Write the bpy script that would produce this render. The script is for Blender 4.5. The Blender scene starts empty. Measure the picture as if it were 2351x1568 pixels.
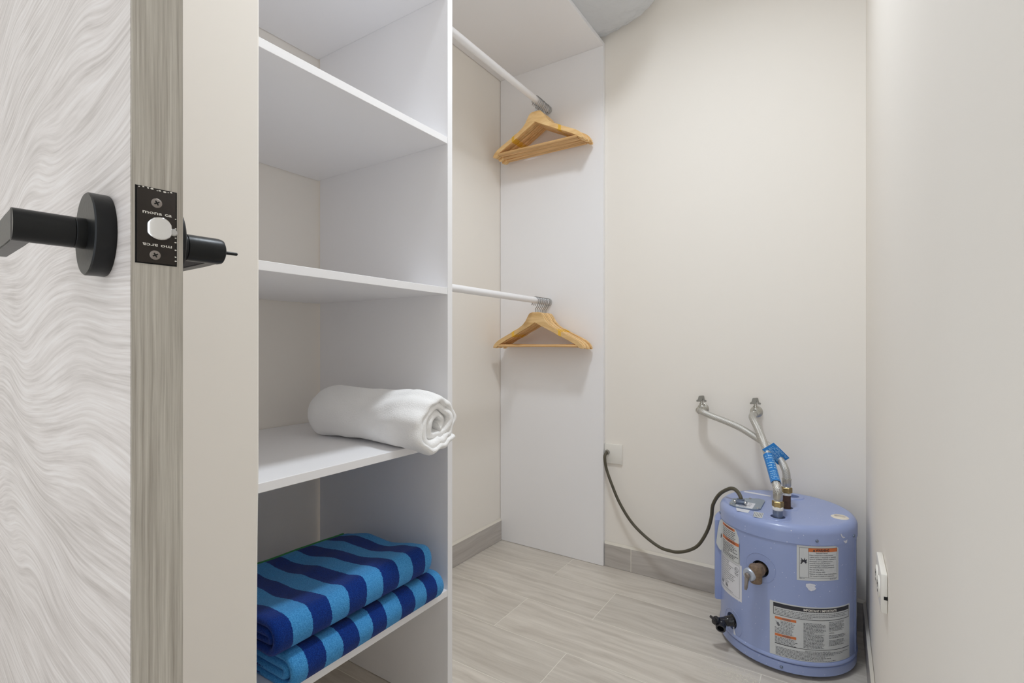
import bpy, bmesh, math, random
from mathutils import Vector, Matrix, noise

random.seed(7)
scene = bpy.context.scene
COL = scene.collection

# ------------------------------------------------------------------ camera
CAMH = 0.8845
cam_d = bpy.data.cameras.new('camera'); cam = bpy.data.objects.new('camera', cam_d); COL.objects.link(cam)
cam_d.sensor_width = 36.0
cam_d.lens = 1141.3 / 2351 * 36.0
cam_d.shift_y = 8.2 / 2351
cam_d.clip_start = 0.01
cam.location = (0, 0, CAMH)
cam.rotation_euler = (math.radians(90), 0, math.radians(33.167))
scene.camera = cam

# ------------------------------------------------------------------ light
world = bpy.data.worlds.new('world'); scene.world = world
world.use_nodes = True
bg = world.node_tree.nodes['Background']
bg.inputs[0].default_value = (0.885, 0.942, 1.0, 1)
bg.inputs[1].default_value = 1.57

def area(name, loc, rot, size, power, color, shape='DISK', size_y=None):
    d = bpy.data.lights.new(name, 'AREA'); d.shape = shape; d.size = size
    if size_y: d.size_y = size_y
    d.energy = power; d.color = color
    o = bpy.data.objects.new(name, d); COL.objects.link(o)
    o.location = loc; o.rotation_euler = rot
    return o
lamp = area('ceiling_lamp_light', (-0.38, 0.90, 2.42), (0, 0, 0), 0.24, 10.5, (0.87, 0.935, 1.0))
lamp.data.spread = math.radians(145)      # recessed downlight
scene.cycles.max_bounces = 14; scene.cycles.diffuse_bounces = 13; scene.cycles.glossy_bounces = 4

vs = scene.view_settings
vs.view_transform = 'Standard'; vs.look = 'None'; vs.gamma = 1.0; vs.use_curve_mapping = False
vs.exposure = 0.0

# ------------------------------------------------------------------ dimensions (metres)
XW, XS, XR = -1.282, -0.782, 0.075      # left wall, shelf fronts, right wall
YF = 1.880                              # far wall
YP = 1.863                              # end panel face
YD0, YD1 = 0.9148, 0.9318               # divider
YL = 0.4135                             # shelves start behind the wall return
ZC = 2.45
PT = 0.016
SH = [0.2810, 0.6443, 1.0063, 1.3680, 1.7253]   # shelf undersides
ZTOP = 2.083

# ------------------------------------------------------------------ materials
def new_mat(name):
    m = bpy.data.materials.new(name); m.use_nodes = True
    nt = m.node_tree
    return m, nt, nt.nodes['Principled BSDF']

def N(nt, t, **kw):
    n = nt.nodes.new(t)
    for k, v in kw.items():
        if k.startswith('i_'):
            n.inputs[int(k[2:])].default_value = v
        else:
            setattr(n, k, v)
    return n

def P(name, col, rough=0.5, metal=0.0, spec=0.5, bump=None, sheen=0.0, coat=0.0, var=None):
    """principled material; bump=(scale, strength, detail); var=(scale, amount)"""
    m, nt, b = new_mat(name)
    b.inputs['Base Color'].default_value = (*col, 1)
    b.inputs['Roughness'].default_value = rough
    b.inputs['Metallic'].default_value = metal
    b.inputs['Specular IOR Level'].default_value = spec
    if sheen: b.inputs['Sheen Weight'].default_value = sheen
    if coat: b.inputs['Coat Weight'].default_value = coat
    tc = N(nt, 'ShaderNodeTexCoord')
    if var:
        n = N(nt, 'ShaderNodeTexNoise'); n.inputs['Scale'].default_value = var[0]; n.inputs['Detail'].default_value = 5
        nt.links.new(tc.outputs['Object'], n.inputs['Vector'])
        mx = N(nt, 'ShaderNodeMix', data_type='RGBA')
        a = var[1]
        mx.inputs[6].default_value = (*[max(0, c * (1 - a)) for c in col], 1)
        mx.inputs[7].default_value = (*[min(1, c * (1 + a)) for c in col], 1)
        nt.links.new(n.outputs[0], mx.inputs[0]); nt.links.new(mx.outputs[2], b.inputs['Base Color'])
    if bump:
        n = N(nt, 'ShaderNodeTexNoise'); n.inputs['Scale'].default_value = bump[0]; n.inputs['Detail'].default_value = bump[2]
        nt.links.new(tc.outputs['Object'], n.inputs['Vector'])
        bp = N(nt, 'ShaderNodeBump'); bp.inputs['Strength'].default_value = bump[1]; bp.inputs['Distance'].default_value = 0.002
        nt.links.new(n.outputs[0], bp.inputs['Height']); nt.links.new(bp.outputs[0], b.inputs['Normal'])
    return m

def ramp(nt, stops, interp='LINEAR'):
    r = N(nt, 'ShaderNodeValToRGB'); cr = r.color_ramp; cr.interpolation = interp
    while len(cr.elements) < len(stops): cr.elements.new(0.5)
    for e, (p, c) in zip(cr.elements, stops):
        e.position = p; e.color = (*c, 1) if len(c) == 3 else c
    return r

def wood_mat(name, dark, light, scale, warp=0.1, warp_scale=2.5, rough=0.45, bump=0.25, tint=0.0, spec=0.4, band=None):
    """streaky grain; scale = (x,y,z) stretch of object coordinates"""
    m, nt, b = new_mat(name)
    L = nt.links.new
    tc = N(nt, 'ShaderNodeTexCoord')
    src = tc.outputs['Object']
    oi = N(nt, 'ShaderNodeObjectInfo')
    off = N(nt, 'ShaderNodeVectorMath', operation='SCALE'); off.inputs[0].default_value = (37.0, 17.0, 23.0)
    L(oi.outputs['Random'], off.inputs['Scale'])
    add = N(nt, 'ShaderNodeVectorMath', operation='ADD'); L(src, add.inputs[0]); L(off.outputs[0], add.inputs[1])
    wn = N(nt, 'ShaderNodeTexNoise'); wn.inputs['Scale'].default_value = warp_scale; wn.inputs['Detail'].default_value = 2
    L(add.outputs[0], wn.inputs['Vector'])
    sub = N(nt, 'ShaderNodeVectorMath', operation='SUBTRACT'); L(wn.outputs['Color'], sub.inputs[0]); sub.inputs[1].default_value = (0.5, 0.5, 0.5)
    sc = N(nt, 'ShaderNodeVectorMath', operation='SCALE'); L(sub.outputs[0], sc.inputs[0]); sc.inputs['Scale'].default_value = warp
    ad2 = N(nt, 'ShaderNodeVectorMath', operation='ADD'); L(add.outputs[0], ad2.inputs[0]); L(sc.outputs[0], ad2.inputs[1])
    mul = N(nt, 'ShaderNodeVectorMath', operation='MULTIPLY'); L(ad2.outputs[0], mul.inputs[0]); mul.inputs[1].default_value = scale
    n1 = N(nt, 'ShaderNodeTexNoise'); n1.inputs['Scale'].default_value = 1.0; n1.inputs['Detail'].default_value = 6; n1.inputs['Roughness'].default_value = 0.62
    L(mul.outputs[0], n1.inputs['Vector'])
    r = ramp(nt, [(0.30, dark), (0.68, light)])
    L(n1.outputs[0], r.inputs[0])
    out = r.outputs[0]
    if tint:
        hsv = N(nt, 'ShaderNodeHueSaturation')
        mr = N(nt, 'ShaderNodeMapRange'); mr.inputs[3].default_value = 1 - tint; mr.inputs[4].default_value = 1 + tint
        L(oi.outputs['Random'], mr.inputs[0]); L(mr.outputs[0], hsv.inputs['Value']); L(out, hsv.inputs['Color'])
        out = hsv.outputs[0]
    L(out, b.inputs['Base Color'])
    b.inputs['Roughness'].default_value = rough; b.inputs['Specular IOR Level'].default_value = spec
    if bump:
        bp = N(nt, 'ShaderNodeBump'); bp.inputs['Strength'].default_value = bump; bp.inputs['Distance'].default_value = 0.0015
        L(n1.outputs[0], bp.inputs['Height']); L(bp.outputs[0], b.inputs['Normal'])
    return m

def door_mat():
    """pale laminate with horizontal grain: fine streaks, growth-line swirls, soft clouds"""
    m, nt, b = new_mat('door_laminate'); L = nt.links.new
    tc = N(nt, 'ShaderNodeTexCoord')
    def noise_(vec, sc, det, rgh=0.5):
        n = N(nt, 'ShaderNodeTexNoise'); n.inputs['Scale'].default_value = sc; n.inputs['Detail'].default_value = det; n.inputs['Roughness'].default_value = rgh
        L(vec, n.inputs['Vector']); return n
    def stretch(vec, s3):
        q = N(nt, 'ShaderNodeVectorMath', operation='MULTIPLY'); L(vec, q.inputs[0]); q.inputs[1].default_value = s3; return q.outputs[0]
    # slow warp of the coordinates
    w = noise_(stretch(tc.outputs['Object'], (1.3, 1.3, 3.0)), 2.0, 1)
    ws = N(nt, 'ShaderNodeVectorMath', operation='SUBTRACT'); L(w.outputs['Color'], ws.inputs[0]); ws.inputs[1].default_value = (0.5, 0.5, 0.5)
    wk = N(nt, 'ShaderNodeVectorMath', operation='SCALE'); L(ws.outputs[0], wk.inputs[0]); wk.inputs['Scale'].default_value = 0.10
    wv = N(nt, 'ShaderNodeVectorMath', operation='ADD'); L(tc.outputs['Object'], wv.inputs[0]); L(wk.outputs[0], wv.inputs[1])
    fine = noise_(stretch(wv.outputs[0], (6, 6, 260)), 1.0, 4, 0.6)
    mid = noise_(stretch(wv.outputs[0], (1.5, 1.5, 17)), 1.0, 3, 0.5)
    cloud = noise_(tc.outputs['Object'], 4.0, 2)
    # growth lines: contours of the warped height
    sz = N(nt, 'ShaderNodeSeparateXYZ'); L(wv.outputs[0], sz.inputs[0])
    a1 = N(nt, 'ShaderNodeMath', operation='MULTIPLY_ADD'); L(mid.outputs[0], a1.inputs[0]); a1.inputs[1].default_value = 16.0; 
    a0 = N(nt, 'ShaderNodeMath', operation='MULTIPLY'); L(sz.outputs['Z'], a0.inputs[0]); a0.inputs[1].default_value = 190.0
    L(a0.outputs[0], a1.inputs[2])
    sn = N(nt, 'ShaderNodeMath', operation='SINE'); L(a1.outputs[0], sn.inputs[0])
    h1 = N(nt, 'ShaderNodeMath', operation='MULTIPLY_ADD'); L(sn.outputs[0], h1.inputs[0]); h1.inputs[1].default_value = 0.040; L(fine.outputs[0], h1.inputs[2])
    h2 = N(nt, 'ShaderNodeMath', operation='MULTIPLY_ADD'); L(mid.outputs[0], h2.inputs[0]); h2.inputs[1].default_value = 0.42; L(h1.outputs[0], h2.inputs[2])
    h3 = N(nt, 'ShaderNodeMath', operation='MULTIPLY_ADD'); L(cloud.outputs[0], h3.inputs[0]); h3.inputs[1].default_value = 0.25; L(h2.outputs[0], h3.inputs[2])
    r = ramp(nt, [(0.60, (0.485, 0.44, 0.415)), (0.88, (0.68, 0.63, 0.605)), (1.0, (0.74, 0.70, 0.68))])
    dv_ = N(nt, 'ShaderNodeMath', operation='DIVIDE'); L(h3.outputs[0], dv_.inputs[0]); dv_.inputs[1].default_value = 1.02
    L(dv_.outputs[0], r.inputs[0]); L(r.outputs[0], b.inputs['Base Color'])
    b.inputs['Roughness'].default_value = 0.42; b.inputs['Specular IOR Level'].default_value = 0.4
    bp = N(nt, 'ShaderNodeBump'); bp.inputs['Strength'].default_value = 0.55; bp.inputs['Distance'].default_value = 0.0012
    L(h1.outputs[0], bp.inputs['Height']); L(bp.outputs[0], b.inputs['Normal'])
    return m

M = {}
M['wall'] = P('wall_paint', (0.858, 0.822, 0.768), 0.75, bump=(16, 0.10, 2), spec=0.25)
M['ceiling'] = P('ceiling_paint', (0.82, 0.81, 0.79), 0.8)
M['white'] = P('white_melamine', (0.870, 0.868, 0.886), 0.38, spec=0.4)
M['grout'] = P('grout', (0.80, 0.77, 0.69), 0.9, bump=(300, 0.3, 3))
M['caulk'] = P('caulk', (0.72, 0.68, 0.60), 0.7)
M['tile'] = wood_mat('floor_tile', (0.49, 0.445, 0.39), (0.68, 0.635, 0.57), (2.4, 44, 44), 0.05, 4.0, 0.34, 0.06, tint=0.06, spec=0.5)
M['basetile'] = wood_mat('base_tile', (0.40, 0.37, 0.345), (0.54, 0.51, 0.48), (3.0, 3.0, 55), 0.06, 4.0, 0.34, 0.06, tint=0.04, spec=0.5)
M['door'] = door_mat()
M['dooredge'] = wood_mat('door_edge_band', (0.335, 0.305, 0.265), (0.60, 0.57, 0.515), (430, 430, 7), 0.004, 6, 0.5, 0.35, spec=0.35)
M['blackmetal'] = P('matt_black_metal', (0.018, 0.019, 0.020), 0.36, 0.6, bump=(300, 0.05, 3))
M['plate'] = P('bronze_plate', (0.030, 0.024, 0.020), 0.42, 0.5, bump=(200, 0.1, 3))
M['void'] = P('dark_recess', (0.008, 0.008, 0.008), 0.9)
M['chrome'] = P('chrome', (0.80, 0.80, 0.80), 0.12, 1.0, bump=(60, 0.05, 2))
M['steel'] = P('zinc_steel', (0.56, 0.56, 0.55), 0.30, 1.0)
M['hookwire'] = P('zinc_wire', (0.40, 0.40, 0.40), 0.22, 1.0)
M['oldsteel'] = P('tarnished_screw', (0.30, 0.27, 0.25), 0.45, 0.9, bump=(500, 0.3, 3))
M['ink_white'] = P('white_print', (0.75, 0.73, 0.68), 0.6)
M['ink'] = P('black_print', (0.03, 0.03, 0.04), 0.6)
M['ink_grey'] = P('grey_print', (0.13, 0.135, 0.15), 0.6)
M['orange'] = P('orange_print', (0.62, 0.17, 0.05), 0.5)
M['paper'] = P('label_paper', (0.60, 0.62, 0.63), 0.42, coat=0.2, var=(30, 0.04))
M['paper2'] = P('label_paper_white', (0.72, 0.73, 0.78), 0.42, coat=0.2)
M['hanger'] = wood_mat('lotus_wood', (0.66, 0.40, 0.16), (0.88, 0.62, 0.31), (8, 60, 60), 0.05, 6, 0.42, 0.1, tint=0.10)
M['hangerbar'] = wood_mat('bar_wood', (0.58, 0.34, 0.14), (0.78, 0.50, 0.24), (8, 90, 90), 0.02, 6, 0.42, 0.1, tint=0.10)
M['sticker'] = P('yellow_sticker', (0.80, 0.47, 0.05), 0.4)
M['whitecloth'] = P('white_terry', (0.90, 0.90, 0.90), 0.95, bump=(420, 0.55, 4), spec=0.1, sheen=0.3)
M['plasticwhite'] = P('white_plastic', (0.80, 0.78, 0.73), 0.35)
M['ivory'] = P('ivory_plastic', (0.76, 0.70, 0.60), 0.4)
M['cord'] = P('olive_cord', (0.085, 0.075, 0.050), 0.55, bump=(250, 0.2, 3), var=(40, 0.25))
M['brass'] = P('brass', (0.38, 0.28, 0.13), 0.35, 1.0, bump=(200, 0.2, 3))
M['corroded'] = P('corroded_brass', (0.23, 0.165, 0.115), 0.7, 0.4, bump=(260, 0.9, 5), var=(160, 0.6))
M['rust'] = P('rusty_pipe', (0.085, 0.045, 0.032), 0.8, 0.2, bump=(300, 0.5, 4), var=(120, 0.3))
M['nipple'] = P('galvanised_blue', (0.20, 0.24, 0.33), 0.35, 0.6, bump=(80, 0.2, 3), var=(60, 0.25))
M['galv'] = P('galvanised_plate', (0.36, 0.43, 0.50), 0.36, 0.6, var=(70, 0.12), bump=(90, 0.1, 3))
M['tape'] = P('thread_tape', (0.80, 0.80, 0.79), 0.6, bump=(200, 0.4, 3))
M['cap'] = P('aluminium_cap', (0.55, 0.62, 0.75), 0.35, 0.7, bump=(300, 0.2, 3))
M['blackplastic'] = P('black_plastic', (0.012, 0.012, 0.016), 0.22, 0.0, spec=0.6, bump=(120, 0.25, 3))
M['valve'] = P('satin_valve', (0.55, 0.54, 0.50), 0.28, 1.0, bump=(120, 0.15, 3))
M['valvegrey'] = P('grey_handle', (0.30, 0.29, 0.26), 0.5, 0.4)
M['green'] = P('green_hem', (0.04, 0.24, 0.08), 0.9, bump=(500, 0.6, 3))
M['splash'] = P('dried_paint', (0.70, 0.72, 0.80), 0.7, bump=(300, 0.4, 3))
M['dust'] = P('plaster_dust', (0.68, 0.64, 0.56), 0.95, bump=(400, 0.6, 4))
M['cover'] = P('blue_enamel_plain', (0.295, 0.365, 0.63), 0.30, coat=0.1)

def tank_mat():
    m, nt, b = new_mat('blue_enamel'); L = nt.links.new
    tc = N(nt, 'ShaderNodeTexCoord')
    v = N(nt, 'ShaderNodeTexVoronoi'); v.inputs['Scale'].default_value = 105
    L(tc.outputs['Object'], v.inputs['Vector'])
    # a random share of the cells carries a speck; speck size varies with the cell colour
    sep = N(nt, 'ShaderNodeSeparateColor'); L(v.outputs['Color'], sep.inputs[0])
    mr = N(nt, 'ShaderNodeMapRange'); mr.inputs[1].default_value = 0.35; mr.inputs[2].default_value = 1.0
    mr.inputs[3].default_value = 0.0; mr.inputs[4].default_value = 0.15
    L(sep.outputs[0], mr.inputs[0])
    lt = N(nt, 'ShaderNodeMath', operation='LESS_THAN'); L(v.outputs['Distance'], lt.inputs[0]); L(mr.outputs[0], lt.inputs[1])
    n = N(nt, 'ShaderNodeTexNoise'); n.inputs['Scale'].default_value = 9; n.inputs['Detail'].default_value = 5
    L(tc.outputs['Object'], n.inputs['Vector'])
    mx0 = N(nt, 'ShaderNodeMix', data_type='RGBA'); mx0.inputs[6].default_value = (0.28, 0.35, 0.60, 1); mx0.inputs[7].default_value = (0.32, 0.39, 0.65, 1)
    L(n.outputs[0], mx0.inputs[0])
    mx = N(nt, 'ShaderNodeMix', data_type='RGBA'); mx.inputs[7].default_value = (0.62, 0.66, 0.80, 1)
    L(lt.outputs[0], mx.inputs[0]); L(mx0.outputs[2], mx.inputs[6]); L(mx.outputs[2], b.inputs['Base Color'])
    b.inputs['Roughness'].default_value = 0.30; b.inputs['Coat Weight'].default_value = 0.15
    return m
M['tank'] = tank_mat()

def stripe_mat(name, b0, w):
    """bands across local Y (towel width), wobbling a little"""
    m, nt, b = new_mat(name); L = nt.links.new
    tc = N(nt, 'ShaderNodeTexCoord')
    n = N(nt, 'ShaderNodeTexNoise'); n.inputs['Scale'].default_value = 9; n.inputs['Detail'].default_value = 1
    L(tc.outputs['Object'], n.inputs['Vector'])
    n2 = N(nt, 'ShaderNodeTexNoise'); n2.inputs['Scale'].default_value = 420; n2.inputs['Detail'].default_value = 2
    L(tc.outputs['Object'], n2.inputs['Vector'])
    sx = N(nt, 'ShaderNodeSeparateXYZ'); L(tc.outputs['Object'], sx.inputs[0])
    w1 = N(nt, 'ShaderNodeMath', operation='MULTIPLY_ADD'); L(n.outputs[0], w1.inputs[0]); w1.inputs[1].default_value = 0.022; L(sx.outputs['Y'], w1.inputs[2])
    w2 = N(nt, 'ShaderNodeMath', operation='MULTIPLY_ADD'); L(n2.outputs[0], w2.inputs[0]); w2.inputs[1].default_value = 0.004; L(w1.outputs[0], w2.inputs[2])
    s = N(nt, 'ShaderNodeMath', operation='SUBTRACT'); s.inputs[0].default_value = b0 + 0.013; L(w2.outputs[0], s.inputs[1])
    d = N(nt, 'ShaderNodeMath', operation='DIVIDE'); L(s.outputs[0], d.inputs[0]); d.inputs[1].default_value = 2 * w
    fr = N(nt, 'ShaderNodeMath', operation='FRACT'); L(d.outputs[0], fr.inputs[0])
    lt = N(nt, 'ShaderNodeMath', operation='LESS_THAN'); L(fr.outputs[0], lt.inputs[0]); lt.inputs[1].default_value = 0.5
    n3 = N(nt, 'ShaderNodeTexNoise'); n3.inputs['Scale'].default_value = 600; n3.inputs['Detail'].default_value = 3
    L(tc.outputs['Object'], n3.inputs['Vector'])
    rl = ramp(nt, [(0.3, (0.030, 0.20, 0.50)), (0.7, (0.09, 0.38, 0.74))]); L(n3.outputs[0], rl.inputs[0])
    rd = ramp(nt, [(0.3, (0.002, 0.016, 0.13)), (0.7, (0.006, 0.045, 0.27))]); L(n3.outputs[0], rd.inputs[0])
    mx = N(nt, 'ShaderNodeMix', data_type='RGBA'); L(lt.outputs[0], mx.inputs[0]); L(rl.outputs[0], mx.inputs[6]); L(rd.outputs[0], mx.inputs[7])
    L(mx.outputs[2], b.inputs['Base Color'])
    b.inputs['Roughness'].default_value = 0.95; b.inputs['Specular IOR Level'].default_value = 0.1
    b.inputs['Sheen Weight'].default_value = 0.10
    bp = N(nt, 'ShaderNodeBump'); bp.inputs['Strength'].default_value = 0.7; bp.inputs['Distance'].default_value = 0.002
    L(n3.outputs[0], bp.inputs['Height']); L(bp.outputs[0], b.inputs['Normal'])
    return m

def braid_mat():
    m, nt, b = new_mat('braided_steel'); L = nt.links.new
    uv = N(nt, 'ShaderNodeUVMap')
    sx = N(nt, 'ShaderNodeSeparateXYZ'); L(uv.outputs[0], sx.inputs[0])
    def wave(ku, kv):
        a = N(nt, 'ShaderNodeMath', operation='MULTIPLY'); L(sx.outputs[0], a.inputs[0]); a.inputs[1].default_value = ku
        c = N(nt, 'ShaderNodeMath', operation='MULTIPLY_ADD'); L(sx.outputs[1], c.inputs[0]); c.inputs[1].default_value = kv; L(a.outputs[0], c.inputs[2])
        s = N(nt, 'ShaderNodeMath', operation='SINE'); L(c.outputs[0], s.inputs[0]); return s
    tau = 2 * math.pi
    s1, s2 = wave(tau * 16, 1500), wave(-tau * 16, 1500)
    mxx = N(nt, 'ShaderNodeMath', operation='MAXIMUM'); L(s1.outputs[0], mxx.inputs[0]); L(s2.outputs[0], mxx.inputs[1])
    mr = N(nt, 'ShaderNodeMapRange'); mr.inputs[1].default_value = -1; L(mxx.outputs[0], mr.inputs[0])
    r = ramp(nt, [(0.25, (0.28, 0.27, 0.25)), (0.85, (0.72, 0.71, 0.68))]); L(mr.outputs[0], r.inputs[0])
    L(r.outputs[0], b.inputs['Base Color']); b.inputs['Metallic'].default_value = 0.85; b.inputs['Roughness'].default_value = 0.36
    bp = N(nt, 'ShaderNodeBump'); bp.inputs['Strength'].default_value = 0.6; bp.inputs['Distance'].default_value = 0.001
    L(mr.outputs[0], bp.inputs['Height']); L(bp.outputs[0], b.inputs['Normal'])
    return m
M['braid'] = braid_mat()

def tag_mat():
    m, nt, b = new_mat('blue_tag'); L = nt.links.new
    b.inputs['Base Color'].default_value = (0.012, 0.19, 0.55, 1); b.inputs['Roughness'].default_value = 0.28
    return m
M['tag'] = tag_mat()
M['tagink'] = P('tag_print', (0.35, 0.60, 0.80), 0.5)

def bag_mat():
    m, nt, b = new_mat('thin_white_plastic'); L = nt.links.new
    b.inputs['Base Color'].default_value = (0.88, 0.89, 0.91, 1); b.inputs['Roughness'].default_value = 0.20
    tr = N(nt, 'ShaderNodeBsdfTranslucent'); tr.inputs[0].default_value = (0.93, 0.94, 0.95, 1)
    mix = N(nt, 'ShaderNodeMixShader'); mix.inputs[0].default_value = 0.55
    L(b.outputs[0], mix.inputs[1]); L(tr.outputs[0], mix.inputs[2])
    tc = N(nt, 'ShaderNodeTexCoord')
    v = N(nt, 'ShaderNodeTexNoise'); v.inputs['Scale'].default_value = 26; v.inputs['Detail'].default_value = 4; v.inputs['Distortion'].default_value = 1.5
    L(tc.outputs['Object'], v.inputs['Vector'])
    bp = N(nt, 'ShaderNodeBump'); bp.inputs['Strength'].default_value = 0.5; bp.inputs['Distance'].default_value = 0.006
    L(v.outputs[0], bp.inputs['Height']); L(bp.outputs[0], b.inputs['Normal'])
    L(mix.outputs[0], nt.nodes['Material Output'].inputs[0])
    return m
M['bag'] = bag_mat()

# ------------------------------------------------------------------ object helpers
def mesh_from(name, verts, faces, smooth=False):
    me = bpy.data.meshes.new(name); me.from_pydata([tuple(v) for v in verts], [], faces); me.update()
    if smooth:
        for p in me.polygons: p.use_smooth = True
    return me

def link(name, me, mat=None, parent=None):
    o = bpy.data.objects.new(name, me); COL.objects.link(o)
    if mat is not None and me is not None and not me.materials: me.materials.append(M[mat] if isinstance(mat, str) else mat)
    if parent is not None: o.parent = parent
    return o

def tag(o, label, cat, group=None):
    o['label'] = label; o['category'] = cat
    if group: o['group'] = group
    return o

def struct(o, label=None):
    o['kind'] = 'structure'
    if label: o['label'] = label
    return o

def empty(name, loc=(0, 0, 0), rz=0.0):
    o = bpy.data.objects.new(name, None); COL.objects.link(o)
    o.empty_display_size = 0.05; o.location = loc; o.rotation_euler = (0, 0, rz)
    return o

def bm_mesh(name, bm, smooth=False, autosmooth=None):
    me = bpy.data.meshes.new(name); bm.normal_update(); bm.to_mesh(me); bm.free()
    if smooth:
        for p in me.polygons: p.use_smooth = True
    if autosmooth is not None:
        me.set_sharp_from_angle(angle=math.radians(autosmooth))
    return me

def box_bm(x0, x1, y0, y1, z0, z1, bevel=0.0, seg=2, bm=None):
    own = bm is None
    if own: bm = bmesh.new()
    r = bmesh.ops.create_cube(bm, size=1.0)
    vsx = r['verts']
    for v in vsx:
        v.co = Vector(((x0 + x1) / 2 + v.co.x * (x1 - x0), (y0 + y1) / 2 + v.co.y * (y1 - y0), (z0 + z1) / 2 + v.co.z * (z1 - z0)))
    if bevel:
        es = list({e for v in vsx for e in v.link_edges})
        bmesh.ops.bevel(bm, geom=es, offset=bevel, segments=seg, affect='EDGES', profile=0.5)
    return bm

def box(name, b, mat, parent=None, bevel=0.0, seg=2, smooth=False):
    bm = box_bm(*b, bevel=bevel, seg=seg)
    me = bm_mesh(name, bm, smooth=bevel > 0, autosmooth=35 if bevel > 0 else None)
    return link(name, me, mat, parent)

def frame_for(d):
    d = Vector(d).normalized()
    a = Vector((0, 0, 1)) if abs(d.z) < 0.9 else Vector((1, 0, 0))
    u = a.cross(d).normalized(); v = d.cross(u)
    return u, v, d

def lathe(profile, seg=48, origin=(0, 0, 0), axis=(0, 0, 1), cap0=True, cap1=True):
    """profile: list of (radius, height) -> verts, faces of a solid of revolution"""
    u, v, w = frame_for(axis) if tuple(axis) != (0, 0, 1) else (Vector((1, 0, 0)), Vector((0, 1, 0)), Vector((0, 0, 1)))
    O = Vector(origin); verts = []; faces = []
    for r, h in profile:
        for k in range(seg):
            a = 2 * math.pi * k / seg
            verts.append(O + u * (r * math.cos(a)) + v * (r * math.sin(a)) + w * h)
    n = len(profile)
    for i in range(n - 1):
        for k in range(seg):
            k2 = (k + 1) % seg
            faces.append((i * seg + k, i * seg + k2, (i + 1) * seg + k2, (i + 1) * seg + k))
    if cap0: faces.append(tuple(range(seg - 1, -1, -1)))
    if cap1: faces.append(tuple((n - 1) * seg + k for k in range(seg)))
    return verts, faces

def lathe_obj(name, profile, mat, parent=None, seg=48, origin=(0, 0, 0), axis=(0, 0, 1), sharp=35, cap0=True, cap1=True):
    me = mesh_from(name, *lathe(profile, seg, origin, axis, cap0, cap1), smooth=True)
    me.set_sharp_from_angle(angle=math.radians(sharp))
    return link(name, me, mat, parent)

def cyl_prof(r, h0, h1, b=0.0):
    if b: return [(r - b, h0), (r - b * 0.3, h0 + b * 0.3), (r, h0 + b), (r, h1 - b), (r - b * 0.3, h1 - b * 0.3), (r - b, h1)]
    return [(r, h0), (r, h1)]

def catmull(pts, n=10):
    pts = [Vector(p) for p in pts]; out = []
    ext = [pts[0] * 2 - pts[1]] + pts + [pts[-1] * 2 - pts[-2]]
    for i in range(1, len(ext) - 2):
        p0, p1, p2, p3 = ext[i - 1:i + 3]
        for k in range(n):
            t = k / n
            out.append(0.5 * ((2 * p1) + (p2 - p0) * t + (2 * p0 - 5 * p1 + 4 * p2 - p3) * t * t + (3 * p1 - p0 - 3 * p2 + p3) * t ** 3))
    out.append(pts[-1]); return out

def tube_mesh(name, path, r, seg=14, uv=False, sub=8):
    pts = catmull(path, sub) if sub else [Vector(p) for p in path]
    tang = []
    for i in range(len(pts)):
        a = pts[max(0, i - 1)]; b = pts[min(len(pts) - 1, i + 1)]
        tang.append((b - a).normalized())
    u, _, _ = frame_for(tang[0])
    verts = []; faces = []; lens = [0.0]
    for i, p in enumerate(pts):
        if i: lens.append(lens[-1] + (p - pts[i - 1]).length)
        u = (u - tang[i] * u.dot(tang[i])).normalized(); v = tang[i].cross(u)
        rr = r(i / (len(pts) - 1)) if callable(r) else r
        for k in range(seg):
            a = 2 * math.pi * k / seg
            verts.append(p + u * (rr * math.cos(a)) + v * (rr * math.sin(a)))
    uvs = []
    for i in range(len(pts) - 1):
        for k in range(seg):
            k2 = (k + 1) % seg
            faces.append((i * seg + k, i * seg + k2, (i + 1) * seg + k2, (i + 1) * seg + k))
            uvs.append(((k / seg, lens[i]), ((k + 1) / seg, lens[i]), ((k + 1) / seg, lens[i + 1]), (k / seg, lens[i + 1])))
    faces.append(tuple(range(seg - 1, -1, -1))); faces.append(tuple((len(pts) - 1) * seg + k for k in range(seg)))
    me = mesh_from(name, verts, faces, smooth=True)
    if uv:
        lay = me.uv_layers.new(name='UVMap')
        for p, q in zip(me.polygons, uvs):
            for li, c in zip(p.loop_indices, q): lay.data[li].uv = c
    return me

def prism(poly, z0, z1):
    """2D polygon (x,y) extruded z0..z1"""
    n = len(poly)
    verts = [(x, y, z0) for x, y in poly] + [(x, y, z1) for x, y in poly]
    faces = [tuple(range(n - 1, -1, -1)), tuple(range(n, 2 * n))]
    faces += [(i, (i + 1) % n, n + (i + 1) % n, n + i) for i in range(n)]
    return verts, faces

def text2d(txt, bold=0.0):
    cu = bpy.data.curves.new('t', 'FONT'); cu.body = txt; cu.size = 1.0; cu.offset = bold; cu.resolution_u = 2
    ob = bpy.data.objects.new('t', cu); COL.objects.link(ob)
    dg = bpy.context.evaluated_depsgraph_get()
    me = bpy.data.meshes.new_from_object(ob.evaluated_get(dg))
    vs_ = [(v.co.x, v.co.y) for v in me.vertices]; fs = [tuple(p.vertices) for p in me.polygons]
    bpy.data.objects.remove(ob); bpy.data.curves.remove(cu); bpy.data.meshes.remove(me)
    return vs_, fs

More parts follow.
